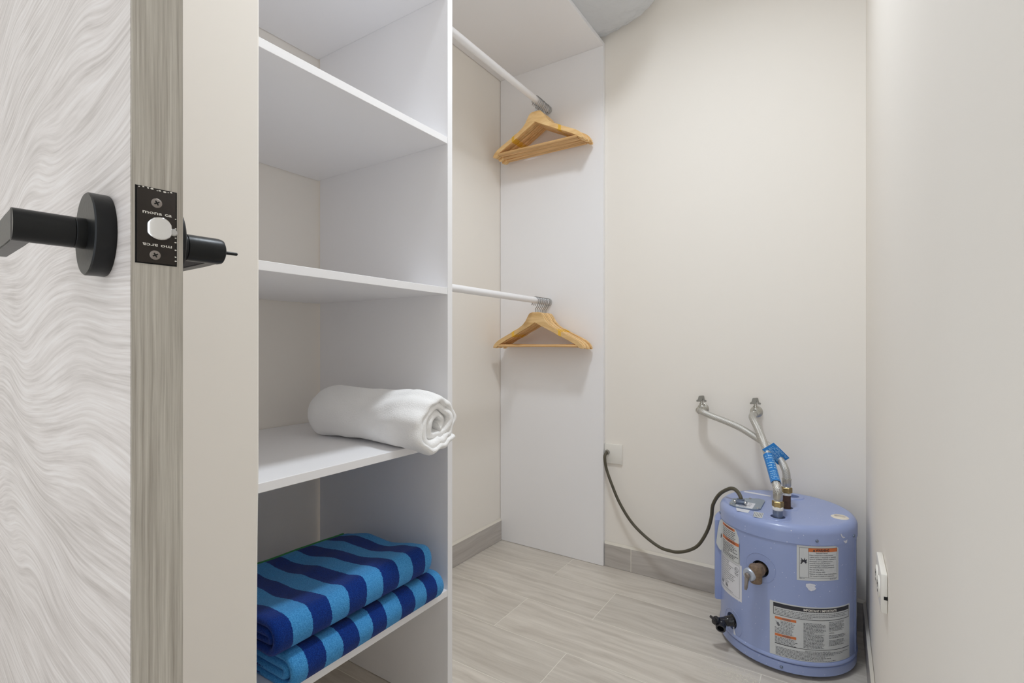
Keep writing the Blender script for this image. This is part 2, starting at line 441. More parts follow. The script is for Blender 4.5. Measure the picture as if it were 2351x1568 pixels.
class Flat:
    """flat print gathered in 2D (a,b) and laid on a surface S(a,b,off)"""
    def __init__(s): s.v = []; s.f = []
    def text(s, txt, x, y, w, h, bold=0.0, flip=False):
        vv, ff = text2d(txt, bold)
        if not vv: return
        x0 = min(a for a, _ in vv); x1 = max(a for a, _ in vv); y0 = 0.0; y1 = 0.72
        o = len(s.v)
        for a, b in vv:
            ta = (a - x0) / (x1 - x0) * w; tb = (b - y0) / (y1 - y0) * h
            if flip: ta, tb = w - ta, h - tb
            s.v.append((x + ta, y + tb))
        s.f += [tuple(o + i for i in f) for f in ff]
    def rect(s, x0, x1, y0, y1, n=1):
        n = max(n, int((x1 - x0) / 0.006) + 1)
        o = len(s.v)
        for i in range(n + 1):
            x = x0 + (x1 - x0) * i / n
            s.v += [(x, y0), (x, y1)]
        for i in range(n): s.f.append((o + 2 * i, o + 2 * i + 2, o + 2 * i + 3, o + 2 * i + 1))
    def frame(s, x0, x1, y0, y1, t):
        s.rect(x0, x1, y0, y0 + t); s.rect(x0, x1, y1 - t, y1); s.rect(x0, x0 + t, y0, y1); s.rect(x1 - t, x1, y0, y1)
    def poly(s, pts):
        o = len(s.v); s.v += list(pts); s.f.append(tuple(range(o, o + len(pts))))
    def greek(s, x0, x1, y, h, rng, fill=1.0):
        """a line of print too small to read: word-like dashes"""
        x = x0; end = x0 + (x1 - x0) * fill
        while x < end:
            w = rng.uniform(1.2, 4.6) * h
            s.rect(x, min(x + w, end), y, y + h * rng.uniform(0.75, 1.0)); x += w + h * 0.8
    def build(s, name, S, off, mat, parent):
        return link(name, mesh_from(name, [S(a, b, off) for a, b in s.v], s.f), mat, parent)

def stadium(La, th, na, nr=4):
    """rounded-rect outline in (axial, normal): flat sides sampled na times"""
    pts = []; r = th / 2; h = La / 2 - r
    for i in range(na + 1): pts.append((-h + 2 * h * i / na, r))
    for i in range(1, nr): a = math.pi / 2 - math.pi * i / nr; pts.append((h + r * math.cos(a), r * math.sin(a)))
    for i in range(na + 1): pts.append((h - 2 * h * i / na, -r))
    for i in range(1, nr): a = -math.pi / 2 - math.pi * i / nr; pts.append((-h + r * math.cos(a), r * math.sin(a)))
    return pts

def sweep(path, A, to3, La, th, na, mod):
    """sweep the stadium along a planar path [(p,q)]; to3(p,q,a) -> Vector; mod(v,i,t,a,n)"""
    sec = stadium(La, th, na); m = len(sec); n = len(path); verts = []; faces = []
    for i in range(n):
        a = path[max(0, i - 1)]; b = path[min(n - 1, i + 1)]
        dx, dy = b[0] - a[0], b[1] - a[1]; l = math.hypot(dx, dy) or 1
        nx, ny = -dy / l, dx / l
        for (ax, nn) in sec:
            verts.append(mod(to3(path[i][0] + nx * nn, path[i][1] + ny * nn, ax), i / (n - 1), ax, nn))
    for i in range(n - 1):
        for k in range(m):
            k2 = (k + 1) % m
            faces.append((i * m + k, i * m + k2, (i + 1) * m + k2, (i + 1) * m + k))
    faces.append(tuple(range(m - 1, -1, -1))); faces.append(tuple((n - 1) * m + k for k in range(m)))
    return verts, faces

def fix_normals(me):
    bm = bmesh.new(); bm.from_mesh(me); bmesh.ops.recalc_face_normals(bm, faces=bm.faces); bm.to_mesh(me); bm.free()

# ================================================================== THE SETTING
# floor: grout bed with wood-look planks laid across the closet
floor = struct(box('floor', (-2.4, XR + 0.10, -1.1, YF + 0.10, -0.06, -0.0003), 'grout'), 'wood-look porcelain plank floor')
rows = [1.886, 1.686, 1.484, 1.281, 1.079, 0.876, 0.674, 0.471, 0.269, 0.066, -0.137, -0.340, -0.543, -0.746, -0.949, -1.1]
offs = [-0.912, -0.660, -0.905, -0.650]
PLEN = 0.735; G = 0.0011
for i in range(len(rows) - 1):
    y1, y0 = rows[i], rows[i + 1]
    xl = XW - 0.01 if y0 > 0.2 else -2.4
    x = offs[i % 4] - 4 * PLEN
    while x < XR + 0.02:
        a, b = max(x, xl), min(x + PLEN, XR + 0.02)
        if b - a > 0.01:
            box('floor_plank', (a + G, b - G, y0 + G, y1 - G, -0.010, 0.0), 'tile', floor)
        x += PLEN

wall_far = struct(box('wall_far', (XW - 0.12, XR + 0.12, YF, YF + 0.1, 0, ZC), 'wall'), 'cream painted far wall')
wall_left = struct(box('wall_left', (XW - 0.12, XW, 0.29, YF, 0, ZC), 'wall'), 'cream wall behind the shelving')
wall_right = struct(box('wall_right', (XR, XR + 0.12, -1.1, YF, 0, ZC), 'wall'), 'cream painted right wall')
struct(box('ceiling', (-2.52, XR + 0.12, -1.1, YF + 0.1, ZC, ZC + 0.06), 'ceiling'))
# unseen walls beyond the doorway, added to block world light from the left
struct(box('wall_passage_blocker', (-2.52, -2.40, -1.1, 0.41, 0, ZC), 'wall'))
struct(box('wall_passage_end_blocker', (-2.40, XW - 0.12, 0.29, 0.41, 0, ZC), 'wall'))
struct(box('wall_lintel', (XW - 0.12, XW, -0.66, 0.29, 2.06, ZC), 'wall'))
struct(box('wall_left_near', (XW - 0.12, XW, -1.1, -0.66, 0, ZC), 'wall'))
# wall return (pilaster) between the door and the shelves; its far arris is slightly uneven
bm = bmesh.new()
zs = [0, 0.45, 0.60, 0.70, 1.2, ZC]; ye = [0.4105, 0.4112, 0.4125, 0.4140, 0.4142, 0.4150]
ring = []
for z, y in zip(zs, ye):
    ring.append([bm.verts.new(c) for c in ((XW, 0.292, z), (-0.72, 0.292, z), (-0.72, y - 0.003, z), (-0.7225, y, z), (XW, y, z))])
for a, b in zip(ring, ring[1:]):
    for k in range(5): bm.faces.new((a[k], a[(k + 1) % 5], b[(k + 1) % 5], b[k]))
bm.faces.new(list(reversed(ring[0]))); bm.faces.new(ring[-1])
struct(link('wall_return', bm_mesh('wall_return', bm), 'wall'), 'cream wall return beside the open door')

# baseboards of the same tile, with a bead of caulk on top
BH, BT = 0.089, 0.008
def baseboard(name, axis, c0, c1, face, inward, joints):
    root = struct(empty(name))
    cuts = [c0] + joints + [c1]
    f0, f1 = sorted((face, face + inward * BT))
    for a, b in zip(cuts, cuts[1:]):
        bb = (a + G, b - G, f0, f1, 0.001, BH) if axis == 'x' else (f0, f1, a + G, b - G, 0.001, BH)
        box('baseboard_tile', bb, 'basetile', root)
    w = [(face, BH), (face + inward * BT * 0.95, BH), (face + inward * 0.001, BH + 0.009)]
    vs_ = [((c, p, z) if axis == 'x' else (p, c, z)) for c in (c0, c1) for p, z in w]
    link('caulk_bead', mesh_from('caulk_bead', vs_, [(0, 1, 2), (5, 4, 3), (0, 3, 4, 1), (1, 4, 5, 2), (2, 5, 3, 0)]), 'caulk', root)
    for j in joints:
        bb = (j - G, j + G, f0 + 0.0004, f1 - 0.0004, 0.001, BH - 0.0004) if axis == 'x' else (f0 + 0.0004, f1 - 0.0004, j - G, j + G, 0.001, BH - 0.0004)
        box('grout_joint', bb, 'grout', root)
baseboard('baseboard_far', 'x', XS + 0.001, XR, YF, -1, [-0.671, -0.005])
baseboard('baseboard_left', 'y', YD1, YP, XW, 1, [1.45])
baseboard('baseboard_left_bay', 'y', YL + 0.017, YD0, XW, 1, [])
baseboard('baseboard_right', 'y', -1.1, YF - BT, XR, -1, [-0.4, 0.335, 1.07, 1.80])

# ================================================================== DOOR (opened back against the wall return)
DRZ = math.radians(-5.33)
DX, DY = -0.4403, 0.1543
DT = 0.0344
door = struct(box('door_1', (-0.80, 0, 0, DT, 0.008, 2.04), 'door'), 'pale ash laminate door standing open')
door.location = (DX, DY, 0); door.rotation_euler = (0, 0, DRZ)
box('edge_band', (0.0001, 0.0010, 0.0004, DT - 0.0004, 0.008, 2.04), 'dooredge', door)
ZH = 0.974
# latch plate on the edge
PYC, PZC = 0.0162, 0.9755
bm = box_bm(0.0008, 0.0012, PYC - 0.0136, PYC + 0.0136, PZC - 0.0292, PZC + 0.0292)
link('mortise_gap', bm_mesh('mortise_gap', bm), 'void', door)
plate = box('latch_plate', (0.0010, 0.0022, PYC - 0.0126, PYC + 0.0126, PZC - 0.0284, PZC + 0.0284), 'plate', door, bevel=0.0003)
plate['label'] = 'dark bronze latch plate'
def SP(a, b, off): return (0.0022 + off, PYC + a, PZC + b)
fl = Flat()
fl.text('mona ca', -0.0092, 0.0088, 0.0190, 0.0027, 0.014)
fl.text('mo arca', -0.0092, -0.0164, 0.0190, 0.0027, 0.014, flip=True)
fl.build('lettering', SP, 0.00012, 'ink_white', plate)
for sz in (0.0178, -0.0222):
    sc_ = lathe_obj('screw', [(0.0036, 0), (0.0036, 0.0005), (0.0030, 0.0009)], 'oldsteel', plate, 20, (0.0019, PYC + (-0.0002 if sz > 0 else -0.0012), PZC + sz), (1, 0, 0))
    f = Flat(); a0 = 0.5
    for k in range(2):
        a = a0 + k * math.pi / 2; c, s = math.cos(a), math.sin(a)
        f.poly([(c * x - s * y, s * x + c * y) for x, y in ((-0.0019, -0.0005), (0.0019, -0.0005), (0.0019, 0.0005), (-0.0019, 0.0005))])
    y_, z_ = PYC + (-0.0002 if sz > 0 else -0.0012), PZC + sz
    f.build('cross_slot', lambda a, b, o, y_=y_, z_=z_: (0.00285 + o, y_ + a, z_ + b), 0.0, 'void', sc_)
# spring bolt: round bar with flattened sides and a slanted nose
seg = 40; r = 0.0086; hw = 0.0078; poly = []
for k in range(seg):
    a = 2 * math.pi * k / seg
    poly.append((max(-hw, min(hw, r * math.cos(a))), r * math.sin(a)))
vv = [(0.0015, PYC + 0.0008 + y, PZC - 0.0022 + z) for y, z in poly]
def nose(y): return 0.0030 + 0.0050 * math.sqrt(max(0.0, 1 - ((y - 0.002) / 0.0108) ** 2))
rings = [1.0, 0.93, 0.7, 0.4, 0.12]
for q in rings:
    vv += [(nose(y * q) - (0.0006 if q == 1.0 else 0), PYC + 0.0008 + y * (q if q < 1 else 1), PZC - 0.0022 + z * (q if q < 1 else 1)) for y, z in poly]
ff = []
for i in range(len(rings)):
    for k in range(seg):
        k2 = (k + 1) % seg
        ff.append((i * seg + k, i * seg + k2, (i + 1) * seg + k2, (i + 1) * seg + k))
ff.append(tuple(len(rings) * seg + k for k in range(seg)))
me = mesh_from('latch_bolt', vv, ff, smooth=True); me.set_sharp_from_angle(angle=math.radians(40))
link('latch_bolt', me, 'chrome', plate)['label'] = 'chrome spring latch bolt'
lathe_obj('bolt_guard', [(0.0028, 0), (0.0028, 0.0025), (0.002, 0.0035)], 'steel', plate, 20, (0.0018, PYC + 0.0104, PZC - 0.0032), (1, 0, 0))
f = Flat(); rg = random.Random(3)
for k in range(16):   # paint left along the cut mortise
    if k < 9: x, y = -0.011 + k * 0.0026 + rg.uniform(-.001, .001), 0.0279 + rg.uniform(-.0006, .0005)
    else: x, y = 0.0123, -0.027 + (k - 9) * 0.0055 + rg.uniform(-.002, .002)
    s = rg.uniform(.0004, .0009)
    f.poly([(x + s * rg.uniform(.6, 1.6) * math.cos(t), y + s * .8 * math.sin(t)) for t in (0, 1.1, 2.2, 3.3, 4.4, 5.4)])
f.build('paint_fleck', SP, 0.0002, 'ink_white', plate)

def lever_set(side):
    """side -1: face towards the room; +1: hidden face"""
    bx, y0, s = -0.0653, (0.0 if side < 0 else DT), side
    h = link('lever_handle', None, None, door)
    o = Vector((bx, y0, ZH)); ax = (0, s, 0)
    lathe_obj('rosette', [(0.0325, 0), (0.0332, 0.001), (0.0332, 0.0128), (0.0322, 0.0138)], 'blackmetal', h, 64, o, ax)
    lathe_obj('stem', [(0.0122, 0.013), (0.0122, 0.022), (0.0118, 0.0225), (0.0122, 0.0230), (0.0122, 0.0500), (0.0112, 0.0535), (0.0085, 0.0550)] if s > 0
              else [(0.0122, 0.013), (0.0122, 0.020), (0.0118, 0.0205), (0.0122, 0.0210), (0.0122, 0.0560)], 'blackmetal', h, 40, o, ax)
    ya, yb = sorted((y0 + s * 0.0450, y0 + s * 0.0562)) if s < 0 else (y0 + 0.0400, y0 + 0.0505)
    # flat tapering arm pointing to the hinge side
    zt = 0.0118
    sec = [(bx + (0.004 if s < 0 else -0.002), zt, 0), (bx - 0.03, zt, 0), (bx - 0.118, zt * 0.86, 0)]
    vs_ = []; 
    for x, hz, _ in sec: vs_ += [(x, ya, ZH - hz), (x, yb, ZH - hz), (x, yb, ZH + hz), (x, ya, ZH + hz)]
    fs = [(3, 2, 1, 0), (8, 9, 10, 11)]
    for i in range(2):
        for k in range(4): fs.append((4 * i + k, 4 * i + (k + 1) % 4, 4 * i + 4 + (k + 1) % 4, 4 * i + 4 + k))
    me = mesh_from('lever_arm', vs_, fs); fix_normals(me)
    bm = bmesh.new(); bm.from_mesh(me); bmesh.ops.bevel(bm, geom=bm.edges[:], offset=0.0008, segments=2, affect='EDGES'); me2 = bm_mesh('lever_arm', bm, True, 35)
    link('lever_arm', me2, 'blackmetal', h)
    if s > 0:
        lathe_obj('privacy_pin', [(0.0016, 0.053), (0.0016, 0.0675), (0.0010, 0.0683)], 'blackmetal', h, 16, o, ax)
lever_set(-1); lever_set(1)

# ================================================================== WARDROBE SHELVING
ward = tag(empty('wardrobe_shelving', (XS, YD0, 0)), 'white open wardrobe shelving with divider, four shelves and two hanging rails along left wall', 'wardrobe')
ward_inv = Matrix.Translation((-XS, -YD0, 0))
def wpart(o):
    o.parent = ward; o.matrix_parent_inverse = ward_inv.copy(); return o
def wbox(name, b, bevel=0.0006): return wpart(box(name, b, 'white', None, bevel=bevel, seg=1))
wbox('side_panel', (XW + 0.009, XS, YL + 0.0015, YL + 0.0165, 0.001, ZTOP))
wbox('divider_panel', (XW + 0.009, XS, YD0, YD1, 0.001, ZTOP))
wbox('end_panel', (XW + 0.002, XS, YP, YF - 0.001, 0.001, ZTOP))
for z in SH: wbox('shelf', (XW + 0.002, XS - 0.001, YL + 0.017, YD0 - 0.0002, z, z + PT))
wbox('top_board', (XW + 0.002, XS, YL + 0.0015, YF - 0.001, ZTOP + 0.0002, ZTOP + PT))
RODX, RODZ = -1.030, (1.887, 1.0675)
for z in RODZ:
    rod = wpart(lathe_obj('hanging_rail', cyl_prof(0.0125, 0, YP - YD1), 'white', None, 32, (RODX, YD1, z), (0, 1, 0)))
    for y, d in ((YP, -1), (YD1, 1)):
        so = lathe_obj('rail_socket', [(0.0165, 0), (0.0165, 0.012), (0.0135, 0.0125)], 'steel', None, 32, (RODX, y, z), (0, d, 0))
        so.parent = rod

# ================================================================== CLOTHES HANGERS
def hanger_meshes():
    # half outline of the body, right side: (x, z) measured from the top centre
    top = [(0, 0), (0.014, 0), (0.024, -0.002), (0.031, -0.009), (0.038, -0.020), (0.047, -0.035), (0.060, -0.049), (0.078, -0.061), (0.110, -0.0775), (0.150, -0.0965), (0.172, -0.107), (0.190, -0.117), (0.203, -0.128), (0.211, -0.139), (0.213, -0.146), (0.205, -0.147)]
    bot = [(0, -0.0425), (0.020, -0.0530), (0.050, -0.0680), (0.080, -0.0825), (0.110, -0.0975), (0.140, -0.1115), (0.165, -0.124), (0.180, -0.1325), (0.190, -0.140), (0.200, -0.1465)]
    def at(poly, x):
        for (x0, z0), (x1, z1) in zip(poly, poly[1:]):
            if x0 <= x <= x1 and x1 > x0: return z0 + (z1 - z0) * (x - x0) / (x1 - x0)
        return poly[-1][1]
    xs = sorted({p[0] for p in top if p[0] < 0.212} | {p[0] for p in bot})
    xs = [-x for x in reversed(xs) if x > 0] + xs
    th = 0.0050
    verts = []; faces = []
    for x in xs:
        ax = abs(x); zt, zb = at(top, ax), at(bot, ax) if ax <= 0.2 else -0.1472
        if zb > zt - 0.004: zb = zt - 0.004
        yy = 0.007 * min(1, ax / 0.10)
        e = 0.0012
        for dy, z in ((-th, zb + e), (-th, zt - e), (-th + e, zt), (th - e, zt), (th, zt - e), (th, zb + e), (th - e, zb), (-th + e, zb)):
            verts.append((x, yy + dy, z))
    m = 8
    for i in range(len(xs) - 1):
        for k in range(m): faces.append((i * m + k, i * m + (k + 1) % m, (i + 1) * m + (k + 1) % m, (i + 1) * m + k))
    faces.append(tuple(range(m))); faces.append(tuple((len(xs) - 1) * m + k for k in reversed(range(m))))
    body = mesh_from('hanger_body', verts, faces, smooth=True); fix_normals(body); body.set_sharp_from_angle(angle=math.radians(30))
    bar = mesh_from('trouser_bar', *lathe([(0.0052, -0.186), (0.0052, 0.186)], 16, (0, 0.007, -0.1365), (1, 0, 0)), smooth=True)
    bar.set_sharp_from_angle(angle=math.radians(40))
    c = 0.0490 - 0.0032; R_ = 0.0172
    pts = [(0, 0, -0.012), (0, 0, 0.006), (0, 0, 0.012), (0.004, 0, 0.018), (0.0105, 0, 0.0275)]
    for a in range(-38, 215, 14): pts.append((R_ * math.cos(math.radians(a)), 0, c + R_ * math.sin(math.radians(a))))
    pts.append((-0.0165, 0, c - 0.016))
    hook = tube_mesh('hook', pts, 0.0018, 8, sub=3)
    st = {}
    for sgn in (-1, 1):
        x0, x1 = 0.094, 0.116
        vs_ = []
        for x in (x0, x1):
            zt, zb = at(top, x) + 0.0003, at(bot, x) - 0.0003; e = 0.0003
            for y, z in ((0.007 - th - e, zb), (0.007 - th - e, zt), (0.007 + th + e, zt), (0.007 + th + e, zb)): vs_.append((sgn * x, y, z))
        me = mesh_from('size_sticker', vs_, [(0, 1, 5, 4), (1, 2, 6, 5), (2, 3, 7, 6), (3, 0, 4, 7)]); fix_normals(me); st[sgn] = me
    return body, bar, hook, st
HB, HBAR, HHOOK, HST = hanger_meshes()
HB.materials.append(M['hanger']); HBAR.materials.append(M['hangerbar']); HHOOK.materials.append(M['hookwire'])
for s_ in HST.values(): s_.materials.append(M['sticker'])
ORD = ['frontmost', 'second', 'third', 'fourth', 'fifth', 'sixth', 'seventh', 'hindmost']
def hangers(zrod, count, y0, y1, rail, rng):
    for i in range(count):
        y = y0 + (y1 - y0) * i / (count - 1)
        h = empty('clothes_hanger', (RODX, y, zrod - 0.049), math.radians(rng.uniform(-0.28, 0.28)))
        h.rotation_euler.y = math.radians(rng.uniform(-1.6, 1.6))
        if i == 0: lab = f'frontmost pale wooden hanger on the {rail} rail, nearest the camera'
        elif i == count - 1: lab = f'hindmost pale wooden hanger on the {rail} rail, against the end panel'
        else: lab = f'pale wooden hanger on the {rail} rail, {ORD[i]} from the front'
        tag(h, lab, 'hanger', f'wooden hangers on the {rail} rail')
        for nm, me in (('hanger_body', HB), ('trouser_bar', HBAR), ('hook', HHOOK), ('size_sticker', HST[-1]), ('size_sticker', HST[1])):
            link(nm, me, None, h)
hangers(RODZ[0], 8, 1.752, 1.838, 'upper', random.Random(5))
hangers(RODZ[1], 7, 1.750, 1.838, 'lower', random.Random(11))

# ================================================================== ROLLED WHITE TOWEL
def white_roll():
    zs_ = SH[1] + PT; YC, ZR = 0.8150, 0.064
    X0, X1 = -1.115, -0.715; La = X1 - X0
    turns = 3.05; n = 260; path = []
    for i in range(n):
        t = i / (n - 1); a = -0.5 * math.pi + 2 * math.pi * turns * (t - 1) + 0.9
        r = 0.010 + (0.0560 - 0.010) * (t ** 0.85)
        r *= 1 + 0.075 * math.sin(2 * a + 0.4) + 0.055 * math.sin(3 * a + 2.2) + 0.03 * math.sin(5 * a)
        path.append((r * math.cos(a) * 1.14, r * math.sin(a)))
    th = 0.0148
    root_loc = Vector(((X0 + X1) / 2, YC, zs_))
    def to3(p, q, a): return Vector((a, p, q + ZR))
    def mod(v, t, a, nn):
        x = a / (La / 2)          # -1 back .. +1 front
        c = Vector((0, v.y, v.z - ZR))
        k = 1.0
        if x < -0.72: k *= 1 - 0.42 * ((-x - 0.72) / 0.28) ** 2.2
        if x > 0.80 and t > 0.66: k *= 1 - 0.10 * ((x - 0.80) / 0.20) ** 2
        k *= 1.05 - 0.03 * math.cos(x * 3.0) + 0.03 * max(0, x) ** 2
        p = Vector((v.x + root_loc.x, c.y * k, c.z * k))
        nz = noise.noise(Vector((p.x * 7, p.y * 16, p.z * 16 + t * 3)))
        n2 = noise.noise(Vector((p.x * 22, p.y * 34 + 9, p.z * 34)))
        rad = Vector((0, c.y, c.z)); l = rad.length or 1
        rad /= l
        # diagonal wrinkles near the front end
        wr = math.sin(34 * p.x + 9 * math.atan2(c.z, c.y)) * 0.0024 * max(0, x) * (1 if t > 0.62 else 0)
        d = 0.0046 * nz + 0.0024 * n2 + wr
        yy = c.y * k + rad.y * d; zz = c.z * k + rad.z * d
        # the outer flap end sticks out a little to the right at the front
        ax = v.x + 0.012 * noise.noise(Vector((t * 9, nn * 40, 2))) * (1 if x > 0 else 0.6) - (0.010 * (1 - t) if x > 0.5 else 0) 
        z3 = ZR + zz
        if z3 < 0.0008 and root_loc.x + v.x < XS: z3 = 0.0008 + (z3 - 0.0008) * 0.04
        sag = max(0, root_loc.x + ax - XS) * 0.16
        return Vector((ax, yy, max(z3, 0.0006 if root_loc.x + v.x < XS else -1) - sag))
    me = mesh_from('rolled_towel', *sweep(path, None, to3, La, th, 64, mod), smooth=True); fix_normals(me)
    o = link('rolled_towel', me, 'whitecloth'); o.location = root_loc
    return tag(o, 'white terry towel rolled up on the middle shelf, end overhanging', 'towel')
white_roll()

# ================================================================== FOLDED STRIPED TOWELS
def folded(name, label, zbase, X0, X1, Y0, Y1, th, gap, b0, w, seed, slope=0.0, wave=0.004, round_front=1.0):
    La = Y1 - Y0; YC = (Y0 + Y1) / 2; p = th + gap
    xf, xb = X1, X0
    # rectangular spiral fold: bottom layer, up at the front, top layer back, down behind, inner layers
    def straight(xa, xb_, z, n): return [(xa + (xb_ - xa) * i / n, z) for i in range(n + 1)]
    def turn(x, za, zb, sgn, n=12, squeeze=1.0):
        r = abs(zb - za) / 2; c = (za + zb) / 2; d = 1 if zb > za else -1
        return [(x + sgn * squeeze * r * math.sin(math.pi * i / n), c - d * r * math.cos(math.pi * i / n)) for i in range(1, n)]
    z1, z2, z3, z4 = th / 2, th / 2 + p, th / 2 + 2 * p, th / 2 + 3 * p
    R4 = (z4 - z1) / 2; R2 = (z3 - z2) / 2
    path = straight(xb + 0.012, xf - R4 - th / 2, z1, 30) + turn(xf - R4 - th / 2, z1, z4, 1, 18) + straight(xf - R4 - th / 2, xb + R2 + th, z4, 30) \
        + turn(xb + R2 + th, z4, z3, -1) + straight(xb + R2 + th, xf - R4 - th * 0.6, z3, 26) + turn(xf - R4 - th * 0.6, z3, z2, 1) + straight(xf - R4 - th * 0.6, xb + 0.02, z2, 26)
    H = z4 + th / 2
    base = Vector(((X0 + X1) / 2, YC, zbase))
    rs = seed * 13.7
    def to3(px, pz, a): return Vector((px, a, pz))
    def mod(v, t, a, nn):
        xr = (v.x - X0) / (X1 - X0); hz = v.z / H
        f = noise.noise(Vector((v.x * 9 + rs, v.y * 6, 0.3))) * wave + noise.noise(Vector((v.x * 30 + rs, v.y * 24, v.z * 30))) * 0.0012
        z = v.z * (1 - slope * (1 - xr)) + f * hz
        y = v.y + noise.noise(Vector((v.x * 5 + rs, t * 8, 1.7))) * 0.006
        x = v.x + noise.noise(Vector((v.z * 20 + rs, v.y * 7, 4.1))) * 0.004 * hz
        return Vector((x - base.x, y, max(z, 0.0006)))
    kb = 31 + 17 + 31 + 5; px_, pz_ = path[kb]
    hem_path = [mod(to3(px_ - th * 0.20, pz_ + th * 0.62, -La / 2 + 0.006 + (La - 0.012) * i / 14), kb / len(path), 0, 0) for i in range(15)]
    me = mesh_from(name, *sweep(path, None, to3, La, th, 48, mod), smooth=True); fix_normals(me)
    o = link(name, me, stripe_mat(name + '_stripes', b0 - YC, w)); o.location = base
    tag(o, label, 'towel'); return o, hem_path
zt = SH[0] + PT
lowt, _ = folded('folded_towel', 'blue striped folded beach towel lying directly on the lowest shelf', zt, -1.13, -0.760, 0.492, 0.876, 0.0140, 0.0020, 0.853, 0.0364, 1, slope=0.10, wave=0.003)
upt, hp = folded('folded_towel', 'blue striped folded beach towel on top of the other, with green hem', zt + 0.0655, -1.085, -0.768, 0.470, 0.846, 0.0135, 0.0022, 0.8206, 0.0396, 2, slope=0.34, wave=0.014)
link('green_hem', tube_mesh('green_hem', hp, 0.0050, 10, sub=4), 'green', upt)

# ================================================================== PLASTIC BAG ON THE TOP BOARD
def plastic_bag():
    bm = bmesh.new(); bmesh.ops.create_icosphere(bm, subdivisions=6, radius=1.0)
    cx, cy, cz = -0.86, 1.600, ZTOP + PT; a, b, hh = 0.325, 0.290, 0.15
    for v in bm.verts:
        d = v.co.normalized(); e = 0.48
        s = lambda q: math.copysign(abs(q) ** e, q)
        p = Vector((s(d.x) * a, s(d.y) * b, s(d.z) * hh))
        q = Vector((p.x + cx, p.y + cy, p.z))
        n1 = noise.noise(q * 7); n2 = noise.noise(q * 16 + Vector((3, 1, 7))); n3 = noise.noise(q * 34)
        rid = abs(noise.noise(q * 11 + Vector((9, 2, 5)))) 
        k = 1 + 0.06 * n1 + 0.05 * n2 + 0.018 * n3 - 0.07 * (0.25 - min(rid, 0.25))
        p *= k
        z = p.z + hh
        if cx + p.x < XS + 0.004:
            z = max(z, 0.0015)
        else:
            z = max(z - 0.10 * max(0, cx + p.x - XS) + 0.012 * n2, -0.02) if cx + p.x > XS + 0.03 else max(z, 0.0015)
        x, y = cx + p.x, min(cy + p.y, YF - 0.006)
        v.co = Vector((x, y, cz + z)) - Vector((cx, cy, cz))
    o = link('plastic_bag', bm_mesh('plastic_bag', bm, True), 'bag'); o.location = (cx, cy, cz)
    return tag(o, 'stuffed translucent white plastic bag on top of the wardrobe', 'bag')
plastic_bag()

# ================================================================== WATER HEATER
HX, HY, HR, HZ = -0.130, 1.687, 0.1763, 0.405
heater = tag(empty('water_heater', (HX, HY, 0)), 'short blue electric water heater standing in the corner', 'water heater')
def hp_(o): o.parent = heater; return o     # parts are built in heater coordinates
def solid(name, prof, mat, seg=128, sharp=30):
    return lathe_obj(name, prof, mat, heater, seg, sharp=sharp)
solid('base_shadow_ring', cyl_prof(0.150, 0.0005, 0.014), 'void', 64)  # support ring, near-black to paint in the shadow under the heater
solid('bottom_cap', [(0.166, 0.0085), (0.174, 0.0100), (0.1772, 0.0130), (0.1772, 0.0335), (0.1752, 0.0352)], 'tank')
jacket = solid('jacket', [(0.1735, 0.0365), (0.1775, 0.0380), (0.1790, 0.0410), (0.1785, 0.0450), (HR, 0.0485), (HR, 0.3560), (HR, 0.365)], 'tank')
prof = [(0.1755, 0.3575), (0.1786, 0.3580), (0.1786, 0.3840)]
for k in range(1, 9):
    a = math.pi / 2 * k / 8; prof.append((0.1586 + 0.020 * math.cos(a), 0.3840 + 0.021 * math.sin(a)))
lid = solid('lid', prof, 'tank', sharp=40)
# holes
HOLES = [(-0.008, -0.119, 0.0185), (0.006, -0.017, 0.0165), (0.013, 0.110, 0.0180), (0.137, -0.027, 0.0130)]
def cut(obj, cutters):
    for vs_, fs in cutters:
        me = mesh_from('cut', vs_, fs); fix_normals(me)
        c = bpy.data.objects.new('cut', me); COL.objects.link(c); c.parent = heater
        md = obj.modifiers.new('b', 'BOOLEAN'); md.operation = 'DIFFERENCE'; md.solver = 'EXACT'; md.object = c
        dg = bpy.context.evaluated_depsgraph_get()
        nm = bpy.data.meshes.new_from_object(obj.evaluated_get(dg)); nm.name = obj.name
        obj.modifiers.clear(); old = obj.data; obj.data = nm; bpy.data.meshes.remove(old)
        bpy.data.objects.remove(c); bpy.data.meshes.remove(me)
cut(lid, [lathe(cyl_prof(r, 0.385, 0.43), 40, (x, y, 0)) for x, y, r in HOLES])
def phi_n(deg): a = math.radians(deg); return Vector((math.sin(a), -math.cos(a), 0))
TPV = (-15.5, 0.269); DRN = (-46.5, 0.080)
cut(jacket, [lathe(cyl_prof(r, -0.02, 0.03), 40, phi_n(d) * HR + Vector((0, 0, z)), phi_n(d)) for (d, z), r in ((TPV, 0.0225), (DRN, 0.0225))])
for o in (lid, jacket):
    for p in o.data.polygons: p.use_smooth = True
    o.data.set_sharp_from_angle(angle=math.radians(30))
for x, y, r in HOLES[:3]:
    lathe_obj('hole_liner', cyl_prof(r - 0.0003, 0.3851, 0.3856), 'void', heater, 32, (x, y, 0))
